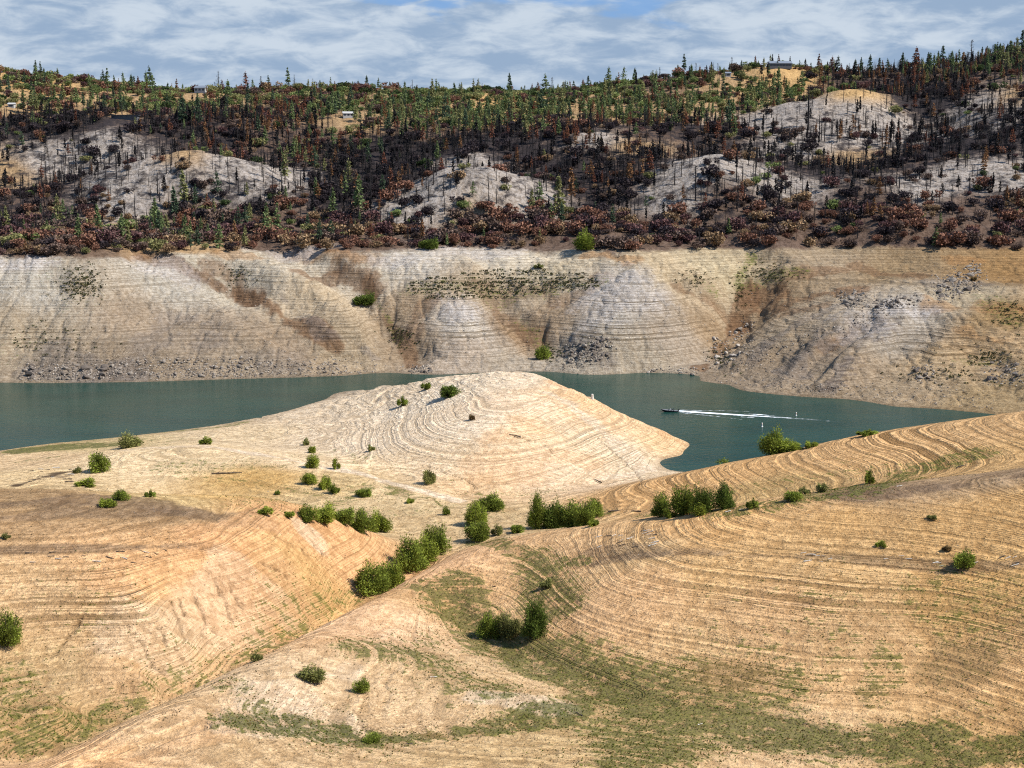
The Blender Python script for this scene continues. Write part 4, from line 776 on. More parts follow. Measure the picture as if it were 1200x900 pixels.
def place_tree(rec):
    kind, tint, var, x, y, s, rot = rec; z = float(height(x, y)); where = place_name(x, y); ms = variant(kind, tint, var)
    if kind == 'pine':
        e = obj('pine_tree', None, None, '%s %s %s pine %s' % (size_word(s, 15), PS[var], PW[tint], where), 'pine tree', 'pines on the far hillside ' + where)
        obj('trunk', ms[0], e); obj('crown', ms[1], e)
    elif kind == 'snag':
        e = obj('burnt_tree', ms[0], None, '%s %s burnt trunk %s' % (size_word(s, 12), SS[var], where), 'burnt tree', 'burnt trunks on the far hillside ' + where)
    else:
        e = obj('shrub', ms[0], None, '%s %s %s shrub %s' % ('large' if s > 1 else ('small' if s < .75 else 'middling'), BS[var], tint if 'green' in tint or tint in ('tan', 'dull brown') else {'russet': 'russet brown', 'maroon': 'dark maroon', 'olive': 'olive green', 'charred': 'charred black'}[tint], where), 'shrub', 'shrubs on the far hillside ' + where)
    e.location = (x, y, z); e.rotation_euler = (0, 0, rot); e.scale = (s, s, s)
chosen = set()
for kind, full, cap in (('pine', 15, 296), ('snag', 12, 296), ('scrub', 4.5, 220)):
    ids = [i for i in range(n_marked0, len(trees)) if trees[i][0] == kind]
    rest = sorted((i for i in range(n_marked0) if trees[i][0] == kind and abs(trees[i][3] / trees[i][4]) < .365), key=lambda i: -trees[i][5] / trees[i][4])
    for i in rest:
        if len(ids) >= cap: break
        _, _, _, x, y, s, _ = trees[i]
        if seen(x, y, float(height(x, y)) + s * full * .6): ids.append(i)
    for i in ids: place_tree(trees[i])
    chosen.update(ids)
def mass(name, kind, label, cat, shapes, mats):
    vs, fs, ts, mi, o = [], [], [], [], 0
    for i, (k, tint, var, x, y, s, rot) in enumerate(trees):
        if k != kind or i in chosen: continue
        z = float(height(x, y)); c_, s_ = math.cos(rot) * s, math.sin(rot) * s
        for (v, f), tt, m_ in shapes(tint, var):
            w_ = np.empty_like(v); w_[:, 0] = v[:, 0] * c_ - v[:, 1] * s_ + x; w_[:, 1] = v[:, 0] * s_ + v[:, 1] * c_ + y; w_[:, 2] = v[:, 2] * s + z
            vs.append(w_); fs.append(f + o); ts.append(np.broadcast_to(tt, v.shape) * (0.8 + .4 * ((i * 7919) % 100) / 100)); mi.append(np.full(len(f), m_)); o += len(v)
    if vs:
        obj(name, np_mesh(name, np.concatenate(vs), np.concatenate(fs), mats, np.concatenate(ts), False, np.concatenate(mi)), None, label, cat, None, 'stuff')
tc_ = {}
def pine_parts(tint, var):
    if (tint, var) not in tc_:
        tr, cr = pine_v[var]
        tc_[(tint, var)] = [(tr, np.array((.09, .07, .05)), 0), (cr, tinted(PINE_T[tint], np.random.default_rng(500 + var), len(cr[1])), 1)]
    return tc_[(tint, var)]
mass('pine_forest', 'pine', 'green and scorched pines crowding the far hillside up to the ridge', 'pine forest', pine_parts, [bark, leafm])
mass('burnt_forest', 'snag', 'thin blackened dead trunks crowding the burnt far hillside', 'burnt forest', lambda t_, v_: [(snag_v[v_], np.array((.02, .02, .02)), 0)], [charred])
sc_ = {}
def scrub_parts(tint, var):
    if (tint, var) not in sc_:
        st, lv = scrub_v[var]; sc_[(tint, var)] = [(st, np.array((.05, .035, .025)), 0), (lv, tinted(SCRUB_T[tint], np.random.default_rng(500 + var), len(lv[1]), 4, .4), 0)]
    return sc_[(tint, var)]
mass('scrubland', 'scrub', 'brown and green scrub covering the far hillside above the bare bank', 'scrub', scrub_parts, [leafm])

# ------------------------------------------------------------------ bushes on the lake bed, each at its own place
BT = {'bright': (.230, .265, .040), 'mid': (.180, .215, .036), 'dark': (.105, .140, .028), 'olive': (.190, .190, .060), 'brown': (.17, .115, .05)}
bushes = [  # px, base py, height, width, tint, label
 (358,522,10,9,'olive','small olive bush highest of the line above the low hump'),(365.5,531,12,11,'bright','small bush second from top of the line above the low hump'),(366.5,549,18,17,'bright','round green bush on the low hump crest with shadow at its left'),(394,550,15,10,'bright','slim upright bush right of the round one on the low hump'),(435,529,9,10,'olive','little bush by the faint green streak at the peninsula foot'),
 (362,568,16,18,'bright','left bush of three stepping down the low hump'),(380.5,574,18,16,'bright','middle bush of three stepping down the low hump'),(392,579,13,15,'mid','lowest bush of three stepping down the low hump'),(425,583,16,18,'mid','round bush alone on the flat below the terraced hump'),(502,568,20,17,'olive','upright bush at the end of the pale hump beside the peninsula'),
 (480,590,8,12,'bright','low flat bush on the pale flat right of the hump'),(523,604,12,10,'mid','small round bush on the flat above the green chain'),(310.5,604,12,19,'bright','low bush peeping over the left mound crest, leftmost'),(338,607,9,16,'bright','flat bush peeping over the left mound crest, between others'),
 (361,613,22,24,'mid','left bush of the thicket behind the left mound'),(382,615,27,28,'bright','middle bush of the thicket behind the left mound'),(402,615,30,26,'mid','tallest bush of the thicket behind the left mound'),(424,625,32,28,'mid','left half of the double bush behind the left mound'),(443,624,30,28,'bright','right half of the double bush behind the left mound'),
 (437,699,46,42,'mid','lowest big bush of the green chain in the ravine'),(459,690,42,28,'bright','second bush from the bottom of the ravine chain'),(479,672,44,38,'mid','middle bush of the green chain in the ravine'),(496,661,40,34,'bright','fourth bush up the green chain in the ravine'),(511,650,42,32,'mid','top bush of the green chain in the ravine'),
 (560,635,30,30,'mid','front bush of the upright clump by the track end'),(558,617,30,28,'bright','middle bush of the upright clump by the track end'),(575,599,24,34,'mid','rear wide bush of the upright clump by the track end'),(582,628,16,15,'olive','little bush at the right of the upright clump'),(605,625,17,17,'mid','small bush between the upright clump and the big thicket'),
 (631,620,48,24,'mid','tall leftmost bush of the big central thicket'),(650,619,40,32,'dark','second bush of the big central thicket'),(668,618,38,36,'mid','broad middle bush of the big central thicket'),(686,616,36,26,'mid','fourth bush of the big central thicket'),(697,606,26,20,'mid','far right bush of the big central thicket'),(695,617,13,15,'bright','low bright bush at the big thicket right foot'),
 (574,749,36,30,'mid','left bush of the pair in the grassy gully'),(596,750,34,28,'olive','middle bush of the pair in the grassy gully'),(628,749,50,30,'dark','tall dark bush at the right end of the grassy gully'),(422.7,813,20,20,'mid','round small bush alone on the pale spur'),(364.5,800,20,32,'olive','sparse greyish bush left on the pale spur'),(436,871,15,22,'mid','dark low bush on the lowest green stripe'),
 (8,761,46,32,'mid','big bush cut by the left edge of the picture'),(1131,669,24,26,'mid','lone round bush on the right hillside with shadow'),(1034,643,8,14,'bright','tiny bush on the right hillside left of the lone one'),(1110,647,8,12,'brown','tiny brown bush on the right hillside'),(1093,610,7,12,'olive','tiny bush high on the right hillside'),
 (776,606,32,22,'mid','left bush of the thicket at the valley mouth'),(800,604,42,32,'mid','broad bush of the thicket at the valley mouth'),(823,603,42,26,'dark','dark right bush of the thicket at the valley mouth'),(848,597,35,24,'dark','single dark bush right of the valley mouth thicket'),(819,605,18,20,'bright','low bright bush in front of the valley mouth thicket'),(786,607,14,16,'bright','low bush at left front of the valley mouth thicket'),
 (930,587,18,24,'mid','round dark bush in the side valley'),(964,577,15,16,'olive','olive bush right of the round one in the side valley'),(882,597,16,14,'mid','small bush at the low end of the side valley'),(1020,567,19,12,'mid','upright bush highest in the side valley'),(944,579,10,14,'olive','tiny bush between two in the side valley'),
 (848,543,17,26,'mid','bush on the ridge against the water, leftmost'),(908,532,37,34,'mid','tallest bush on the ridge against the water'),(926,529,16,28,'bright','low bush leaning on the tallest ridge bush'),(895,533,16,22,'bright','low bush at left foot of the tallest ridge bush'),(950,525,10,18,'bright','small bush on the ridge right of the tallest'),(1018,511,9,24,'mid','flat bush far right on the ridge against the water'),
 (149,525,20,28,'olive','broad bush on the left lake shore'),(240,521,12,16,'mid','small round bush on the shore left of the peninsula'),(114,554,28,24,'mid','tall bush above the dark driftwood scarp'),(90,555,10,11,'olive','small bush beside the dark driftwood scarp'),(100,571,10,25,'bright','low wide bush behind the left mound crest'),
 (126,595,16,19,'bright','left bush of the pair on the left mound crest'),(141,587,15,18,'mid','right bush of the pair on the left mound crest'),(175,583,11,13,'mid','single small bush right on the left mound crest'),(7,632,7,11,'olive','tiny bush near the left edge on the mound'),
 (525,466,24,25,'dark','biggest bush on top of the pale peninsula'),(499,457,11,13,'mid','small bush left of the biggest peninsula bush'),(471,477,14,13,'mid','bush lower left on the peninsula shoulder'),(553,493,9,8,'brown','thin brown bush in the middle of the peninsula'),
 (427,361,21,25,'dark','dark bush in the gully of the far bank'),(636,422,19,17,'mid','bush near the far waterline left of the rock pile'),(631,316,7,12,'olive','tiny bush high on the middle far bank'),(685,294,27,22,'mid','bright green bush at the high water line'),(502,293,20,20,'dark','dark green bush at the high water line'),(1141,330,7,9,'brown','tiny brown bush on the ochre far bank'),(325,580,6,10,'mid','tiny bush on the tan flat'),
 (300,775,12,16,'olive','weedy bush on the ravine bank by the left mound'),(640,690,12,18,'olive','weedy bush above the tall dark gully bush')]
forms = {}
def bush_form(tint, cls, var):
    key = (tint, cls, var)
    if key not in forms:
        rg = np.random.default_rng(900 + var * 13 + cls * 101)
        n_, lf = ((1300, .062), (3600, .041), (7000, .030))[cls]
        st, lv, tone = bush_shape(rg, n_, lf, (5, 8, 11)[cls])
        forms[key] = (np_mesh('bush_stems', st[0] * (1, 1, 1), st[1], [bark]), np_mesh('bush_crown', lv[0], lv[1], [leafm], tinted(BT[tint], rg, n_, 4, .45) * np.repeat(tone, 4)[:, None]))
    return forms[key]
for k, (px, py, hp, wp, tint, label) in enumerate(bushes):
    x, y = hit(px, py); h_, w_ = hp * y / F * 1.06, wp * y / F * 1.25; y += w_ * .2; z = float(height(x, y))
    cls = 0 if hp * wp < 260 else (1 if hp * wp < 800 else 2)
    e = obj('bush', None, None, label, 'bush', 'bushes on the bare lake bed')
    ms = bush_form(tint, cls, k % 4)
    obj('stems', ms[0], e); obj('crown', ms[1], e)
    e.location = (x, y, z); e.scale = (w_, w_, h_); e.rotation_euler = (0, 0, random.Random(k).uniform(0, 6.28))

# ------------------------------------------------------------------ weeds and grass
def scatter_tufts(name, label, n, prob, hmin, hmax, tints, ymax, seed, blades=4):
    rg = np.random.default_rng(seed); ids = rg.integers(0, NY * NU, n * 14); j, i = ids // NU, ids % NU
    # even spread over the ground as it is seen: thin the nearest rows
    ok = (YG[j, i] < ymax) & (np.abs(ug[i]) < .34) & (YG[j, i] > 165); j, i = j[ok], i[ok]
    p = prob(j, i); ok = rg.random(len(j)) < p; j, i = j[ok][:n], i[ok][:n]
    x = XG[j, i] + rg.normal(size=len(j)) * .2; y = YG[j, i] + rg.normal(size=len(j)) * .2; z = height(x, y); m = len(x)
    hh = rg.uniform(hmin, hmax, m); cs = []; dr = []; sz = []
    for b in range(blades):
        an = rg.uniform(0, 6.28, m); o = rg.uniform(0, .5, m) * hh
        cs.append(np.stack([x + np.cos(an) * o, y + np.sin(an) * o, z + hh * .4], -1)); dr.append(np.stack([np.cos(an) * .7, np.sin(an) * .7, np.ones(m)], -1)); sz.append(hh * .6)
    v, f = leaf_quads(np.concatenate(cs), np.concatenate(sz), rg, .45, np.concatenate(dr))
    tt = np.array(tints)[rg.integers(0, len(tints), m)] * rg.uniform(.6, 1.3, (m, 1)); tt = np.repeat(np.tile(tt, (blades, 1)), 4, 0)
    obj(name, np_mesh(name, v, f, [leafm], tt), None, label, 'weeds', None, 'stuff')
scatter_tufts('grass', 'patchy green grass and herbs along the damp gullies of the lake bed', 60000, lambda j, i: np.clip(grass[j, i] - .12, 0, 1) * 1.1, .10, .28, [(.10, .13, .020), (.13, .15, .028), (.19, .17, .05), (.22, .15, .05)], 470, 31)
scatter_tufts('weeds', 'sparse dry weeds rooted along the old waterline terraces', 45000, lambda j, i: .015 + np.clip(.5 + 1.6 * n2[j, i] + wig[j, i], 0, 1.2) * lines[j, i] * (fr[j, i] > .5) * (fr[j, i] < .8) * .9 * (ZG[j, i] > 2) * (YG[j, i] > 190), .08, .24, [(.14, .11, .06), (.11, .10, .04), (.17, .13, .07)], 520, 37, 3)

def bank_weeds():
    rg = np.random.default_rng(77); pts = []
    for y0, x0, x1 in ((322,540,690),(327,500,700),(332,480,705),(336,482,700),(340,478,690),(344,485,640),(349,500,600),(331,560,700),(318,560,640)):
        for x in np.arange(x0, x1, 1.7):
            if rg.random() < .75: pts.append((x + rg.normal(), y0 + rg.normal() * .8, 1.0))
    for cx, cy, rx, ry, n_ in ((95,333,24,18,260),(905,322,28,10,160),(815,328,16,9,70),(868,345,8,18,60),(645,415,14,8,60),(1160,420,25,8,90),(60,400,50,16,90),(470,395,16,14,70),(1185,370,20,16,110),(845,418,18,12,60),(280,322,14,12,60),(1110,440,60,12,70)):
        for k in range(n_): pts.append((cx + rg.normal() * rx * .6, cy + rg.normal() * ry * .6, .8))
    cs, dr, sz = [], [], []
    for px, py, m_ in pts:
        x, y = hit(px, py); z = float(height(x, y))
        if z < .5 or z > 54: continue
        h_ = rg.uniform(.5, 1.3) * m_
        for b in range(5): cs.append((x + rg.normal() * h_ * .6, y + rg.normal() * h_ * .6, z + h_ * .4)); dr.append((rg.normal() * .5, rg.normal() * .5, 1)); sz.append(h_ * .6)
    v, f = leaf_quads(np.array(cs), np.array(sz), rg, .6, np.array(dr)); tt = np.array([(.060, .062, .024), (.045, .052, .020), (.085, .070, .035)])[rg.integers(0, 3, len(cs))]
    obj('weeds', np_mesh('bank_weeds', v, f, [leafm], np.repeat(tt, 4, 0)), None, 'dark low weeds in rows and patches on the far bank', 'weeds', None, 'stuff')
bank_weeds()
# ------------------------------------------------------------------ rocks
rockm = [simple_mat('granite', (.21, .175, .14), .9, .4, .8), simple_mat('dark_rock', (.115, .093, .075), .9, .4, .8), simple_mat('pale_rock', (.33, .285, .235), .9, .3, .8)]
def rock_mesh(seed, m_):
    import bmesh
    bm = bmesh.new(); bmesh.ops.create_icosphere(bm, subdivisions=2, radius=1)
    rg = np.random.default_rng(seed); pl = unit(rg.normal(size=(9, 3))); off = rg.uniform(.55, .9, 9)
    for v in bm.verts:
        p = np.array(v.co)
        for n_, o_ in zip(pl, off):
            d_ = p @ n_ - o_
            if d_ > 0: p = p - n_ * d_
        v.co = p * np.array([1.15, .95, .8])
    me = bpy.data.meshes.new('rock'); bm.to_mesh(me); bm.free(); me.materials.append(m_); return me
rocks = [[rock_mesh(40 + k, m_) for k in range(4)] for m_ in rockm]
rk = random.Random(11); fields = []
def rock_field(x0, x1, y0, y1, n, s0, s1, mat_, label, group, slant=0.0):
    fields.append((x0, x1, y0, y1, n, slant))
    for k in range(n):
        a = rk.random(); px = x0 + a * (x1 - x0); py = y0 + rk.random() * (y1 - y0) + slant * (a - .5)
        x, y = hit(px, py); s = rk.uniform(s0, s1) ** 1.0 * y / F * .46 * (1 if rk.random() < .85 else 1.6); z = float(height(x, y))
        if z < -.2 or z > 55: continue
        mm = mat_ if rk.random() < .7 else rk.randrange(2)
        sz = 'larger' if s > (s0 + s1) * .5 * y / F * .46 else 'smaller'
        o = obj('boulder', rocks[mm][rk.randrange(4)], None, sz + ' ' + ('brownish grey', 'dark', 'pale')[mm] + ' boulder ' + label, 'boulder', group)
        o.location = (x, y, z + s * .15); o.scale = (s * rk.uniform(.8, 1.4), s * rk.uniform(.8, 1.2), s * rk.uniform(.7, 1.1)); o.rotation_euler = (rk.uniform(-.4, .4), rk.uniform(-.4, .4), rk.uniform(0, 6.28))
rock_field(28,130,428,446,46,3,8,1,'in the dark heap at the far left waterline','boulders along the far left waterline')
rock_field(130,300,420,443,52,2.5,7,0,'at the far bank foot right of the dark heap','boulders along the left part of the far bank foot')
rock_field(300,410,422,440,16,2,5,0,'scattered by the far waterline left of the peninsula top','boulders left of the peninsula top')
rock_field(660,712,401,426,40,3,7,1,'in the pile above the far waterline behind the peninsula','boulders of the pile behind the peninsula',-10)
rock_field(1097,1150,316,347,44,3,7,0,'in the grey pile on the right far bank','boulders of the grey pile on the right bank',-22)
rock_field(985,1012,342,360,16,3,6,0,'in the small pile left of the grey bank pile','boulders of the small pile on the right bank')
rock_field(1018,1078,349,360,16,3,6,1,'in the row above the pale right bank hump','boulders in the row above the pale hump',-4)
rock_field(832,884,385,425,20,3,7,2,'in the rocky gully between the far bank hills','boulders in the bank gully',-30)
rock_field(757,815,433,440,10,3,7,2,'at the waterline where the inlet begins','boulders at the inlet waterline')
rock_field(478,506,430,437,7,3,7,1,'at the far waterline left of the peninsula peak','boulders left of the peninsula peak')
rock_field(1072,1094,430,447,10,3,8,1,'in the knot low on the right bank','boulders of the knot on the right bank')
rock_field(1158,1200,425,452,16,3,8,1,'in the dark outcrop at the right edge','boulders of the outcrop at the right edge')
# small stones, too many to count
def rubble(n, seed):
    rg = np.random.default_rng(seed); vs, fs, o = [], [], 0
    base = np.array([(1,0,0),(-1,0,0),(0,1,0),(0,-1,0),(0,0,1),(0,0,-1)], float); bf = np.array([(0,2,4),(2,1,4),(1,3,4),(3,0,4),(2,0,5),(1,2,5),(3,1,5),(0,3,5)])
    spots = [(rg.uniform(0, 1200), rg.uniform(300, 470), 1.0) for _ in range(int(n * .6))] + [(rg.uniform(0, 1200), rg.uniform(560, 890), 1.0) for _ in range(int(n * .35))]
    for x0, x1, y0, y1, m, sl_ in fields:
        for _ in range(m * 9):
            a = rg.random(); spots.append((x0 + a * (x1 - x0) + rg.normal() * 5, y0 + rg.random() * (y1 - y0) + sl_ * (a - .5) + rg.normal() * 2.5, 1.7))
    for _ in range(700): a = rg.random(); spots.append((20 + a * 420, 446 - abs(rg.normal()) * 11 - 6 * a, 1.5))
    for _ in range(350): a = rg.random(); spots.append((835 + a * 330, 448 + a * 33 - abs(rg.normal()) * 10, 1.4))
    for _ in range(260): a = rg.random(); spots.append((1060 - a * 200, 356 + a * 74 + rg.normal() * 6, 1.5))
    mi = []
    for px, py, big_ in spots:
        x, y = hit(px, py)
        z = float(height(x, y))
        if z < .1 or z > 53: continue
        s = rg.uniform(.45, 1.4) * big_ * y / F * (.9 if y > 600 else .75)
        v = base * rg.uniform(.5, 1.1, (6, 1)) * s * np.array([1, 1, .75]); vs.append(v + (x, y, z + s * .15)); fs.append(bf + o); o += 6; mi += [int(rg.choice(3, p=[.45, .4, .15]))] * 8
    obj('rubble', np_mesh('rubble', np.concatenate(vs), np.concatenate(fs), rockm, mat_idx=mi), None, 'small loose stones strewn over the bare slopes', 'stones', None, 'stuff')
rubble(2600, 5)

# ------------------------------------------------------------------ driftwood
wood = [simple_mat('dark_driftwood', (.075, .058, .045)), simple_mat('bleached_driftwood', (.50, .46, .40))]
def log_mesh(seed, m_):
    rg = np.random.default_rng(seed); n = 7; t = np.linspace(-.5, .5, n)
    pts = np.stack([t, np.cumsum(rg.normal(size=n)) * .02, .05 + np.cumsum(rg.normal(size=n)) * .008], -1); rad = .055 * (1 - .5 * (t + .5)) * rg.uniform(.8, 1.2, n); rad[0] *= .8
    parts = [tube(pts, rad, 7)]
    for k in range(2 + seed % 3):
        p = pts[rg.integers(1, n - 1)]; an = rg.uniform(-1.2, 1.2); L = rg.uniform(.08, .22)
        parts.append(tube([p, p + L * np.array([.5, math.sin(an), abs(math.cos(an)) * .7])], [.022, .008], 5))
    v, f = join(parts); return np_mesh('driftwood', v, f, [m_], smooth=True)
logs = [[log_mesh(60 + k, m_) for k in range(4)] for m_ in wood]
def driftwood(px, py, lp, rot, mat_, label, k=0):
    x, y = hit(px, py); L = lp * y / F; z = float(height(x, y)); o = obj('driftwood', logs[mat_][k % 4], None, label, 'driftwood', 'driftwood on the lake bed')
    e = L * .4; sl = (float(height(x + e, y)) - float(height(x - e, y))) / (2 * e)
    o.location = (x, y, z + .02 * L); o.rotation_euler = (0, -math.atan(sl) * math.cos(rot), rot); tk = min(L, 3.2) * 1.3; o.scale = (L, tk, tk)
driftwood(721,600,18,.05,0,'dark log lying right of the big central thicket'); driftwood(678,838,13,2.4,0,'dark stump-like log in the grassy hollow, foreground',1); driftwood(820,849,9,.8,1,'white bleached stick in the grass, foreground',2)
driftwood(1127,548,13,.1,0,'dark log on the side valley slope at right',3); driftwood(1054,570,8,.4,1,'white plank-like log above the side valley',1); driftwood(266,555,36,.08,0,'long thin dark log across the tan flat',2)
driftwood(604,512,15,2.8,0,'dark log in the middle of the peninsula',3); driftwood(700,565,15,2.2,0,'dark stick slanting at the peninsula foot',0); driftwood(745,600,14,2.6,0,'slanting dark log left of the valley mouth thicket',2); driftwood(480,872,9,.4,0,'small dark log beside the lowest green stripe',1)
driftwood(508,794,9,.3,1,'pale grey stick on the weedy slope below the gully pair',1); driftwood(577,688,9,2.7,0,'dark branch on the bare slope above the gully pair',2); driftwood(943,849,7,.2,0,'short dark log on the pale foreground hump',0); driftwood(1134,797,6,.3,0,'tiny dark log low on the right hillside',3)
dr_ = random.Random(3)
for x0, x1, y0, y1, n, mt, lab in ((35,85,548,568,16,0,'dark driftwood in the heap on the left shore scarp'),(700,775,622,642,20,1,'grey driftwood in the wrack line at the crest of the right hillside'),(940,975,648,660,9,1,'pale driftwood in the small heap on the right hillside'),(1035,1200,652,668,14,1,'pale driftwood in the wrack line near the lone right bush'),(10,210,645,660,18,0,'dark driftwood in the wrack line across the left mound'),(850,880,593,603,6,1,'pale driftwood by the valley mouth thicket')):
    for k in range(n):
        driftwood(dr_.uniform(x0, x1), dr_.uniform(y0, y1), dr_.uniform(4, 11), dr_.choice([0, math.pi]) + dr_.uniform(-.5, .5), mt if dr_.random() < .75 else 1 - mt, lab, k)
        bpy.context.scene.collection.objects[-1]['label'] = lab
# ------------------------------------------------------------------ boat, wake and buoys
def loft(secs, close_ends=True):
    n = len(secs[0]); v = np.concatenate(secs); f = []
    for k in range(len(secs) - 1):
        for i in range(n - 1): f.append((k * n + i, k * n + i + 1, (k + 1) * n + i + 1, (k + 1) * n + i))
    return v, np.array(f)
hullm = simple_mat('hull_paint', (.022, .026, .034), .35, .1, 1, .5); deckm = simple_mat('boat_deck', (.16, .16, .17), .6, .1); blackm = simple_mat('engine_cowl', (.015, .015, .017), .4, .1, 1, .5)
glassm = simple_mat('windscreen', (.10, .13, .15), .15, .1, 1, .6); skinm = simple_mat('skin', (.45, .28, .20), .6, .1); shirt = [simple_mat('dark_shirt', (.03, .03, .045)), simple_mat('light_shirt', (.5, .5, .5))]; hairm = simple_mat('hair', (.03, .02, .015))
bx, by = hit(784.5, 482.5, 400); boat_rot = math.pi - .06
boat = obj('motorboat', None, None, 'small dark motorboat with two people speeding left ahead of its white wake', 'motorboat'); boat.location = (bx, by, .0); boat.rotation_euler = (0, -.05, boat_rot); boat.scale = (1.12, 1.12, 1.12)
xs = np.array([-3.0, -2, -.8, .6, 1.8, 2.7, 3.25]); hwid = np.array([1.05, 1.12, 1.15, 1.1, .85, .45, .04]); keel = np.array([-.2, -.22, -.22, -.2, -.08, .18, .55]); gun = np.array([.55, .56, .58, .62, .70, .78, .85])
secs = [np.array([(x, -w_, g), (x, -w_ * .92, g - .25), (x, -w_ * .7, k_ + .15), (x, 0, k_), (x, w_ * .7, k_ + .15), (x, w_ * .92, g - .25), (x, w_, g)]) for x, w_, k_, g in zip(xs, hwid, keel, gun)]
hv_, hf_ = loft(secs); hf_ = np.concatenate([hf_, np.array([(0, 1, 5, 6), (1, 2, 4, 5)])])
obj('hull', np_mesh('hull', hv_, hf_, [hullm]), boat)
dk_ = [np.array([(x, -w_ * .97, g - .04), (x, -w_ * .3, g - d_), (x, w_ * .3, g - d_), (x, w_ * .97, g - .04)]) for x, w_, g, d_ in zip(xs, hwid, gun, (.2, .35, .4, .3, .03, .02, .0))]
obj('deck', np_mesh('deck', *loft(dk_), [deckm]), boat)
def box(x0, x1, y0, y1, z0, z1, taper=0.0):
    v = np.array([(x0, y0, z0), (x1, y0, z0), (x1, y1, z0), (x0, y1, z0), (x0 + taper, y0 + taper, z1), (x1 - taper, y0 + taper, z1), (x1 - taper, y1 - taper, z1), (x0 + taper, y1 - taper, z1)])
    return v, np.array([(3, 2, 1, 0), (4, 5, 6, 7), (0, 1, 5, 4), (1, 2, 6, 5), (2, 3, 7, 6), (3, 0, 4, 7)])
obj('console', np_mesh('console', *box(.1, .6, -.45, .45, .2, .95, .06), [deckm]), boat)
obj('windscreen', np_mesh('windscreen', *box(.32, .42, -.4, .4, .95, 1.25, .03), [glassm]), boat)
eng = obj('outboard_engine', np_mesh('outboard_engine', *join([box(-3.55, -3.05, -.22, .22, .45, 1.15, .07), box(-3.42, -3.15, -.1, .1, -.5, .45, .02)]), [blackm]), boat)
for nm, xx in (('seat', -.55), ('seat', -1.5)): obj(nm, np_mesh('seat', *join([box(xx - .22, xx + .22, -.3, .3, .2, .58, .04), box(xx - .28, xx - .16, -.3, .3, .58, .95, .03)]), [blackm]), boat)
def seated_person(loc, cloth, label):
    me = bpy.data.meshes.new('body')
    vs = [(0,0,.0),(0,0,.22),(.02,0,.42),(.03,0,.52),(.05,0,.66),(.06,0,.76),(.0,.19,.44),(.12,.25,.22),(.34,.20,.22),(.0,-.19,.44),(.12,-.25,.22),(.34,-.20,.22),(.05,.1,.0),(.42,.12,.02),(.45,.12,-.38),(.58,.12,-.42),(.05,-.1,.0),(.42,-.12,.02),(.45,-.12,-.38),(.58,-.12,-.42),(.42,.18,.25),(.42,-.18,.25)]
    es = [(0,1),(1,2),(2,3),(3,4),(4,5),(2,6),(6,7),(7,8),(8,20),(2,9),(9,10),(10,11),(11,21),(0,12),(12,13),(13,14),(14,15),(0,16),(16,17),(17,18),(18,19)]
    rads = [.15,.15,.16,.07,.11,.07,.07,.055,.04,.07,.055,.04,.11,.08,.05,.045,.11,.08,.05,.045,.035,.035]
    me.from_pydata(vs, es, []); me.materials.append(cloth)
    b = obj('person', me, None, label, 'person'); b.modifiers.new('skin', 'SKIN')
    for v, r_ in zip(me.skin_vertices[0].data, rads): v.radius = (r_, r_)
    me.skin_vertices[0].data[0].use_root = True
    sm = b.modifiers.new('sub', 'SUBSURF'); sm.levels = sm.render_levels = 1
    import bmesh
    bm = bmesh.new(); bmesh.ops.create_icosphere(bm, subdivisions=2, radius=.115); hm = bpy.data.meshes.new('hair')
    for v in bm.verts: v.co.z = max(v.co.z, -.02)
    bm.to_mesh(hm); bm.free(); hm.materials.append(hairm); h_ = obj('hair', hm, b); h_.location = (.035, 0, .72)
    b.location = loc; b.rotation_euler = (0, 0, boat_rot); return b
def on_boat(lx, ly, lz): 
    c_, s_ = math.cos(boat_rot) * 1.12, math.sin(boat_rot) * 1.12
    return (bx + lx * c_ - ly * s_, by + lx * s_ + ly * c_, lz * 1.12 + .03)
seated_person(on_boat(-.5, 0, .72), shirt[1], 'person in a light top seated at the motorboat console')
seated_person(on_boat(-1.45, 0, .72), shirt[0], 'person in a dark top seated behind the driver of the motorboat')
def foam_mat():
    m, t = new_mat('foam'); pos = t.n('ShaderNodeNewGeometry').outputs['Position']
    a = t.n('ShaderNodeAttribute', attribute_name='tint').outputs['Color']; s_ = t.n('ShaderNodeSeparateColor'); t.link(a, s_.inputs[0])
    n_ = t.noise(t.vmul(pos, (.35, 1.6, 1)), 1.0, 4, .65); al = t.smooth(t.math('ADD', s_.outputs[0], t.math('MULTIPLY', t.math('SUBTRACT', n_, .5), 1.3)), .28, .62)
    d = t.n('ShaderNodeBsdfDiffuse'); d.inputs[0].default_value = (.82, .86, .88, 1); tr = t.n('ShaderNodeBsdfTransparent'); mx = t.n('ShaderNodeMixShader')
    t.link(al, mx.inputs[0]); t.link(tr.outputs[0], mx.inputs[1]); t.link(d.outputs[0], mx.inputs[2]); o = t.n('ShaderNodeOutputMaterial'); t.link(mx.outputs[0], o.inputs[0]); return m
fm = foam_mat()
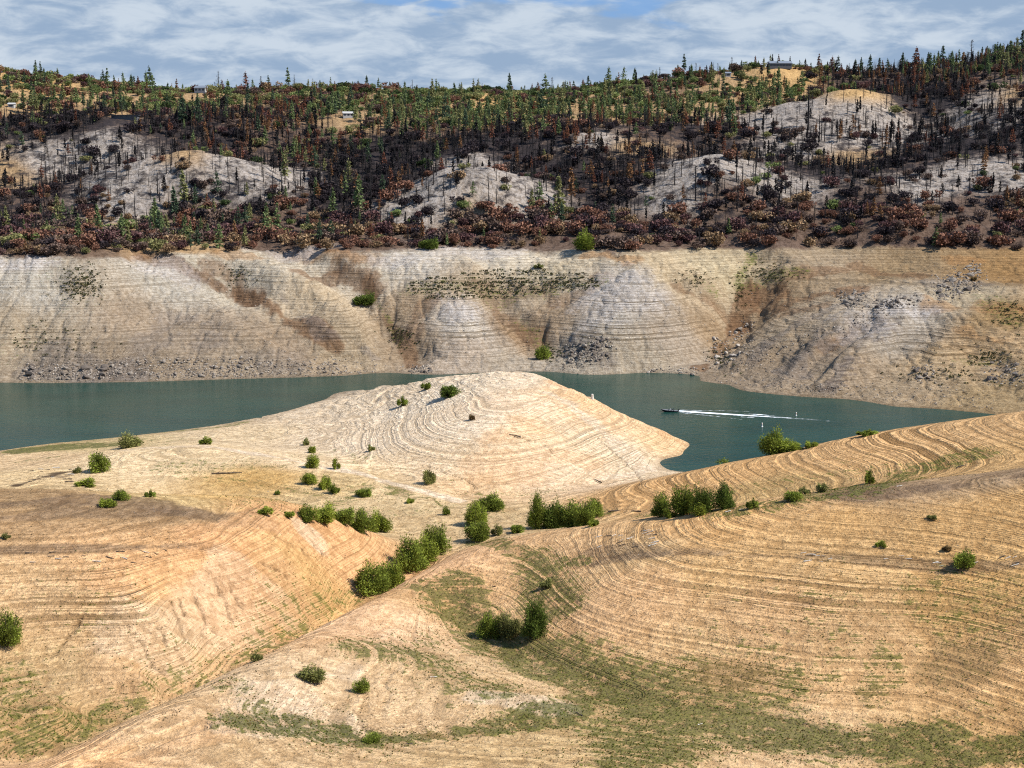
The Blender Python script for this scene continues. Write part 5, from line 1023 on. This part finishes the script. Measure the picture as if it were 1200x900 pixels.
def foam_strip(name, pts, widths, dens_, label, rise=.3):
    g = [np.array(hit(a, b, 400)) for a, b in pts]; n = 60; tt = np.linspace(0, len(g) - 1, n); vs, ts = [], []
    for k, t_ in enumerate(tt):
        i = min(int(t_), len(g) - 2); f_ = t_ - i; p = g[i] * (1 - f_) + g[i + 1] * f_; d_ = unit(g[i + 1] - g[i]); nrm = np.array([-d_[1], d_[0]])
        w_ = np.interp(t_, range(len(g)), widths); a_ = np.interp(t_, range(len(g)), dens_)
        for c_, e_ in ((-1, 0), (-.5, .8), (0, 1), (.5, .8), (1, 0)):
            q_ = p + nrm * w_ * c_ * .5; vs.append((q_[0], q_[1], .03 + rise * (a_ ** 2) * e_)); ts.append([a_ * (1 if e_ else .1)] * 3)
    f = [(k * 5 + i, k * 5 + i + 1, k * 5 + i + 6, k * 5 + i + 5) for k in range(n - 1) for i in range(4)]
    return obj(name, np_mesh(name, np.array(vs), np.array(f), [fm], np.array(ts), True), None, label, 'wake', None, 'stuff')
foam_strip('wake_foam', [(791,481.5),(810,483),(850,485.5),(900,488.5),(940,491),(985,494.5),(1060,497)], [1.8, 4.2, 4.2, 3.4, 2.8, 2.0, 1.6], [.88, .80, .60, .46, .34, .22, .05], 'white foam wake trailing right behind the motorboat')
foam_strip('wake_foam', [(797,480.6),(850,481.6),(915,483.6)], [.8, 1.4, 1.2], [.5, .36, .15], 'faint upper arm of the wake spreading behind the motorboat', .1)
foam_strip('wake_foam', [(797,483.6),(840,488.2),(890,494)], [.8, 1.4, 1.2], [.5, .36, .12], 'faint lower arm of the wake spreading behind the motorboat', .1)
foam_strip('wake_foam', [(872,485),(890,486),(912,488)], [1.0, 2.4, 1.0], [.3, .55, .3], 'short broken foam line above the main wake', .1)
foam_strip('wake_foam', [(868,488.6),(884,489.6)], [1.2, 1.2], [.5, .5], 'tiny foam fleck below the main wake', .1)
white = simple_mat('white_buoy_paint', (.58, .57, .54), .5, .08); orange = simple_mat('orange_band', (.7, .22, .05), .5, .1)
def turned(prof, sides=12):
    an = np.arange(sides) * 2 * math.pi / sides; v = np.concatenate([np.stack([r_ * np.cos(an), r_ * np.sin(an), np.full(sides, z_)], -1) for r_, z_ in prof]); f = []
    for k in range(len(prof) - 1):
        for i in range(sides): f.append((k * sides + i, k * sides + (i + 1) % sides, (k + 1) * sides + (i + 1) % sides, (k + 1) * sides + i))
    return v, np.array(f)
def buoy(px, py, hp, label):
    x, y = hit(px, py, 400); h_ = hp * .68 * y / F; e = obj('buoy', None, None, label, 'buoy', 'white marker buoys on the lake'); e.location = (x, y, 0); e.scale = (h_,) * 3
    obj('float_collar', np_mesh('float_collar', *turned([(.02, -.12), (.24, -.1), (.28, 0), (.24, .09), (.15, .12)]), [white], smooth=True), e)
    obj('post', np_mesh('post', *turned([(.155, .11), (.15, .6), (.14, .92), (.06, 1.0), (.01, 1.0)]), [white], smooth=True), e)
    obj('band', np_mesh('band', *turned([(.150, .62), (.158, .64), (.156, .74), (.146, .76)]), [orange], smooth=True), e)
buoy(893, 500, 7, 'white marker buoy nearer the tall ridge bush'); buoy(933, 487, 6, 'white marker buoy beyond the wake, farther out')
x, y = hit(694, 468); hh = 6.5 * y / F
st_ = obj('stump', np_mesh('stump', *turned([(.36, -.3), (.33, .2), (.27, .6), (.25, .9), (.12, 1.0), (.01, .98)], 9), [wood[1]]), None, 'pale upright stump on the right edge of the peninsula', 'stump'); st_.location = (x, y, float(height(x, y))); st_.scale = (hh * .9, hh * .9, hh)

# ------------------------------------------------------------------ buildings on the hills
wallw = simple_mat('white_wall', (.36, .35, .335), .8, .1); walld = simple_mat('dark_wall', (.10, .10, .105), .8, .2); roofg = simple_mat('grey_roof', (.16, .18, .21), .6, .2); roofd = simple_mat('dark_roof', (.045, .05, .06), .6, .2); paneg = simple_mat('window_glass', (.02, .025, .03), .2, .1, 1, .6)
def building(px, py, wp, h_, depth, wall_m, roof_m, label, cat, roof='gable', nwin=4, rot=0.0):
    x, y, k = foot(px, py); w_ = wp * y / F; z = float(height(x, y)) - .3
    z = max(z, float(height(x, y + depth * .3)) - .6)
    e = obj('house' if cat == 'house' else cat.replace(' ', '_'), None, None, label, cat); e.location = (x, y, z); e.rotation_euler = (0, 0, rot)
    obj('wall', np_mesh('wall', *box(-w_ / 2, w_ / 2, -depth / 2, depth / 2, -1.5, h_), [wall_m]), e)
    ov = .5
    if roof == 'gable':
        v = np.array([(-w_/2-ov, -depth/2-ov, h_+.01), (w_/2+ov, -depth/2-ov, h_+.01), (w_/2+ov, depth/2+ov, h_+.01), (-w_/2-ov, depth/2+ov, h_+.01), (-w_/2-ov, 0, h_+depth*.28), (w_/2+ov, 0, h_+depth*.28)])
        r_ = [np.array([(0, 1, 5, 4), (2, 3, 4, 5), (3, 2, 1, 0)]), np.array([(0, 4, 3), (1, 2, 5)])]
        obj('roof', np_mesh('roof', v, r_, [roof_m]), e)
    else:
        obj('roof', np_mesh('roof', *box(-w_/2-ov*2, w_/2+ov*2, -depth/2-ov*2, depth/2+ov, h_+.01, h_+.5), [roof_m]), e)
    for i in range(nwin):
        cx = -w_ / 2 + w_ * (i + .5) / nwin; ww = w_ / nwin * .3
        obj('window', np_mesh('window', *box(cx - ww, cx + ww, -depth/2 - .06, -depth/2 - .003, h_ * .35, h_ * .82), [paneg]), e)
    return e
building(914, 79, 25, 3.6, 9, walld, roofg, 'long low dark building with grey roof on the right ridge top', 'building', 'gable', 7)
building(147, 139, 30, 2.6, 7, walld, roofd, 'low dark flat roofed building at the edge of the left dark wood', 'building', 'flat', 5)
building(408, 137, 12, 2.7, 6, wallw, wallw, 'small white house among green trees left of centre', 'house', 'gable', 3, .2)
building(236, 108, 13, 4.0, 8, wallw, roofg, 'white house with grey roof on the left skyline', 'house', 'gable', 3, -.2)
building(853, 90, 6, 3.4, 5, wallw, roofg, 'tiny white shed on the skyline left of the long building', 'shed', 'gable', 1)
building(14, 126, 7, 2.8, 5, wallw, wallw, 'tiny white shed in the brush at the far left edge', 'shed', 'gable', 1)
# crumpled pale sheet metal on the burnt slope
def debris(px, py, wp, label, seed):
    x, y = hit(px, py); w_ = wp * y / F; rg = np.random.default_rng(seed); n = 5; g = np.linspace(-.5, .5, n); a, b = np.meshgrid(g, g)
    v = np.stack([a * w_, b * w_ * .7, rg.uniform(.1, .9, (n, n)) * w_ * .25 + .2], -1).reshape(-1, 3); v2 = v - (0, 0, .12); i_ = np.arange(n * n).reshape(n, n)
    f = np.stack([i_[:-1, :-1], i_[:-1, 1:], i_[1:, 1:], i_[1:, :-1]], -1).reshape(-1, 4)
    o = obj('metal_sheet', np_mesh('metal_sheet', *join([(v, f), (v2, f[:, ::-1])]), [wallw]), None, label, 'metal sheet'); o.location = (x, y, float(height(x, y)))
debris(922, 176, 8, 'crumpled pale metal sheet on the burnt right slope, larger one', 3); debris(930, 178, 4, 'small pale metal sheet right of the larger one', 4); debris(908, 159, 4, 'small pale metal scrap higher up the burnt right slope', 6)
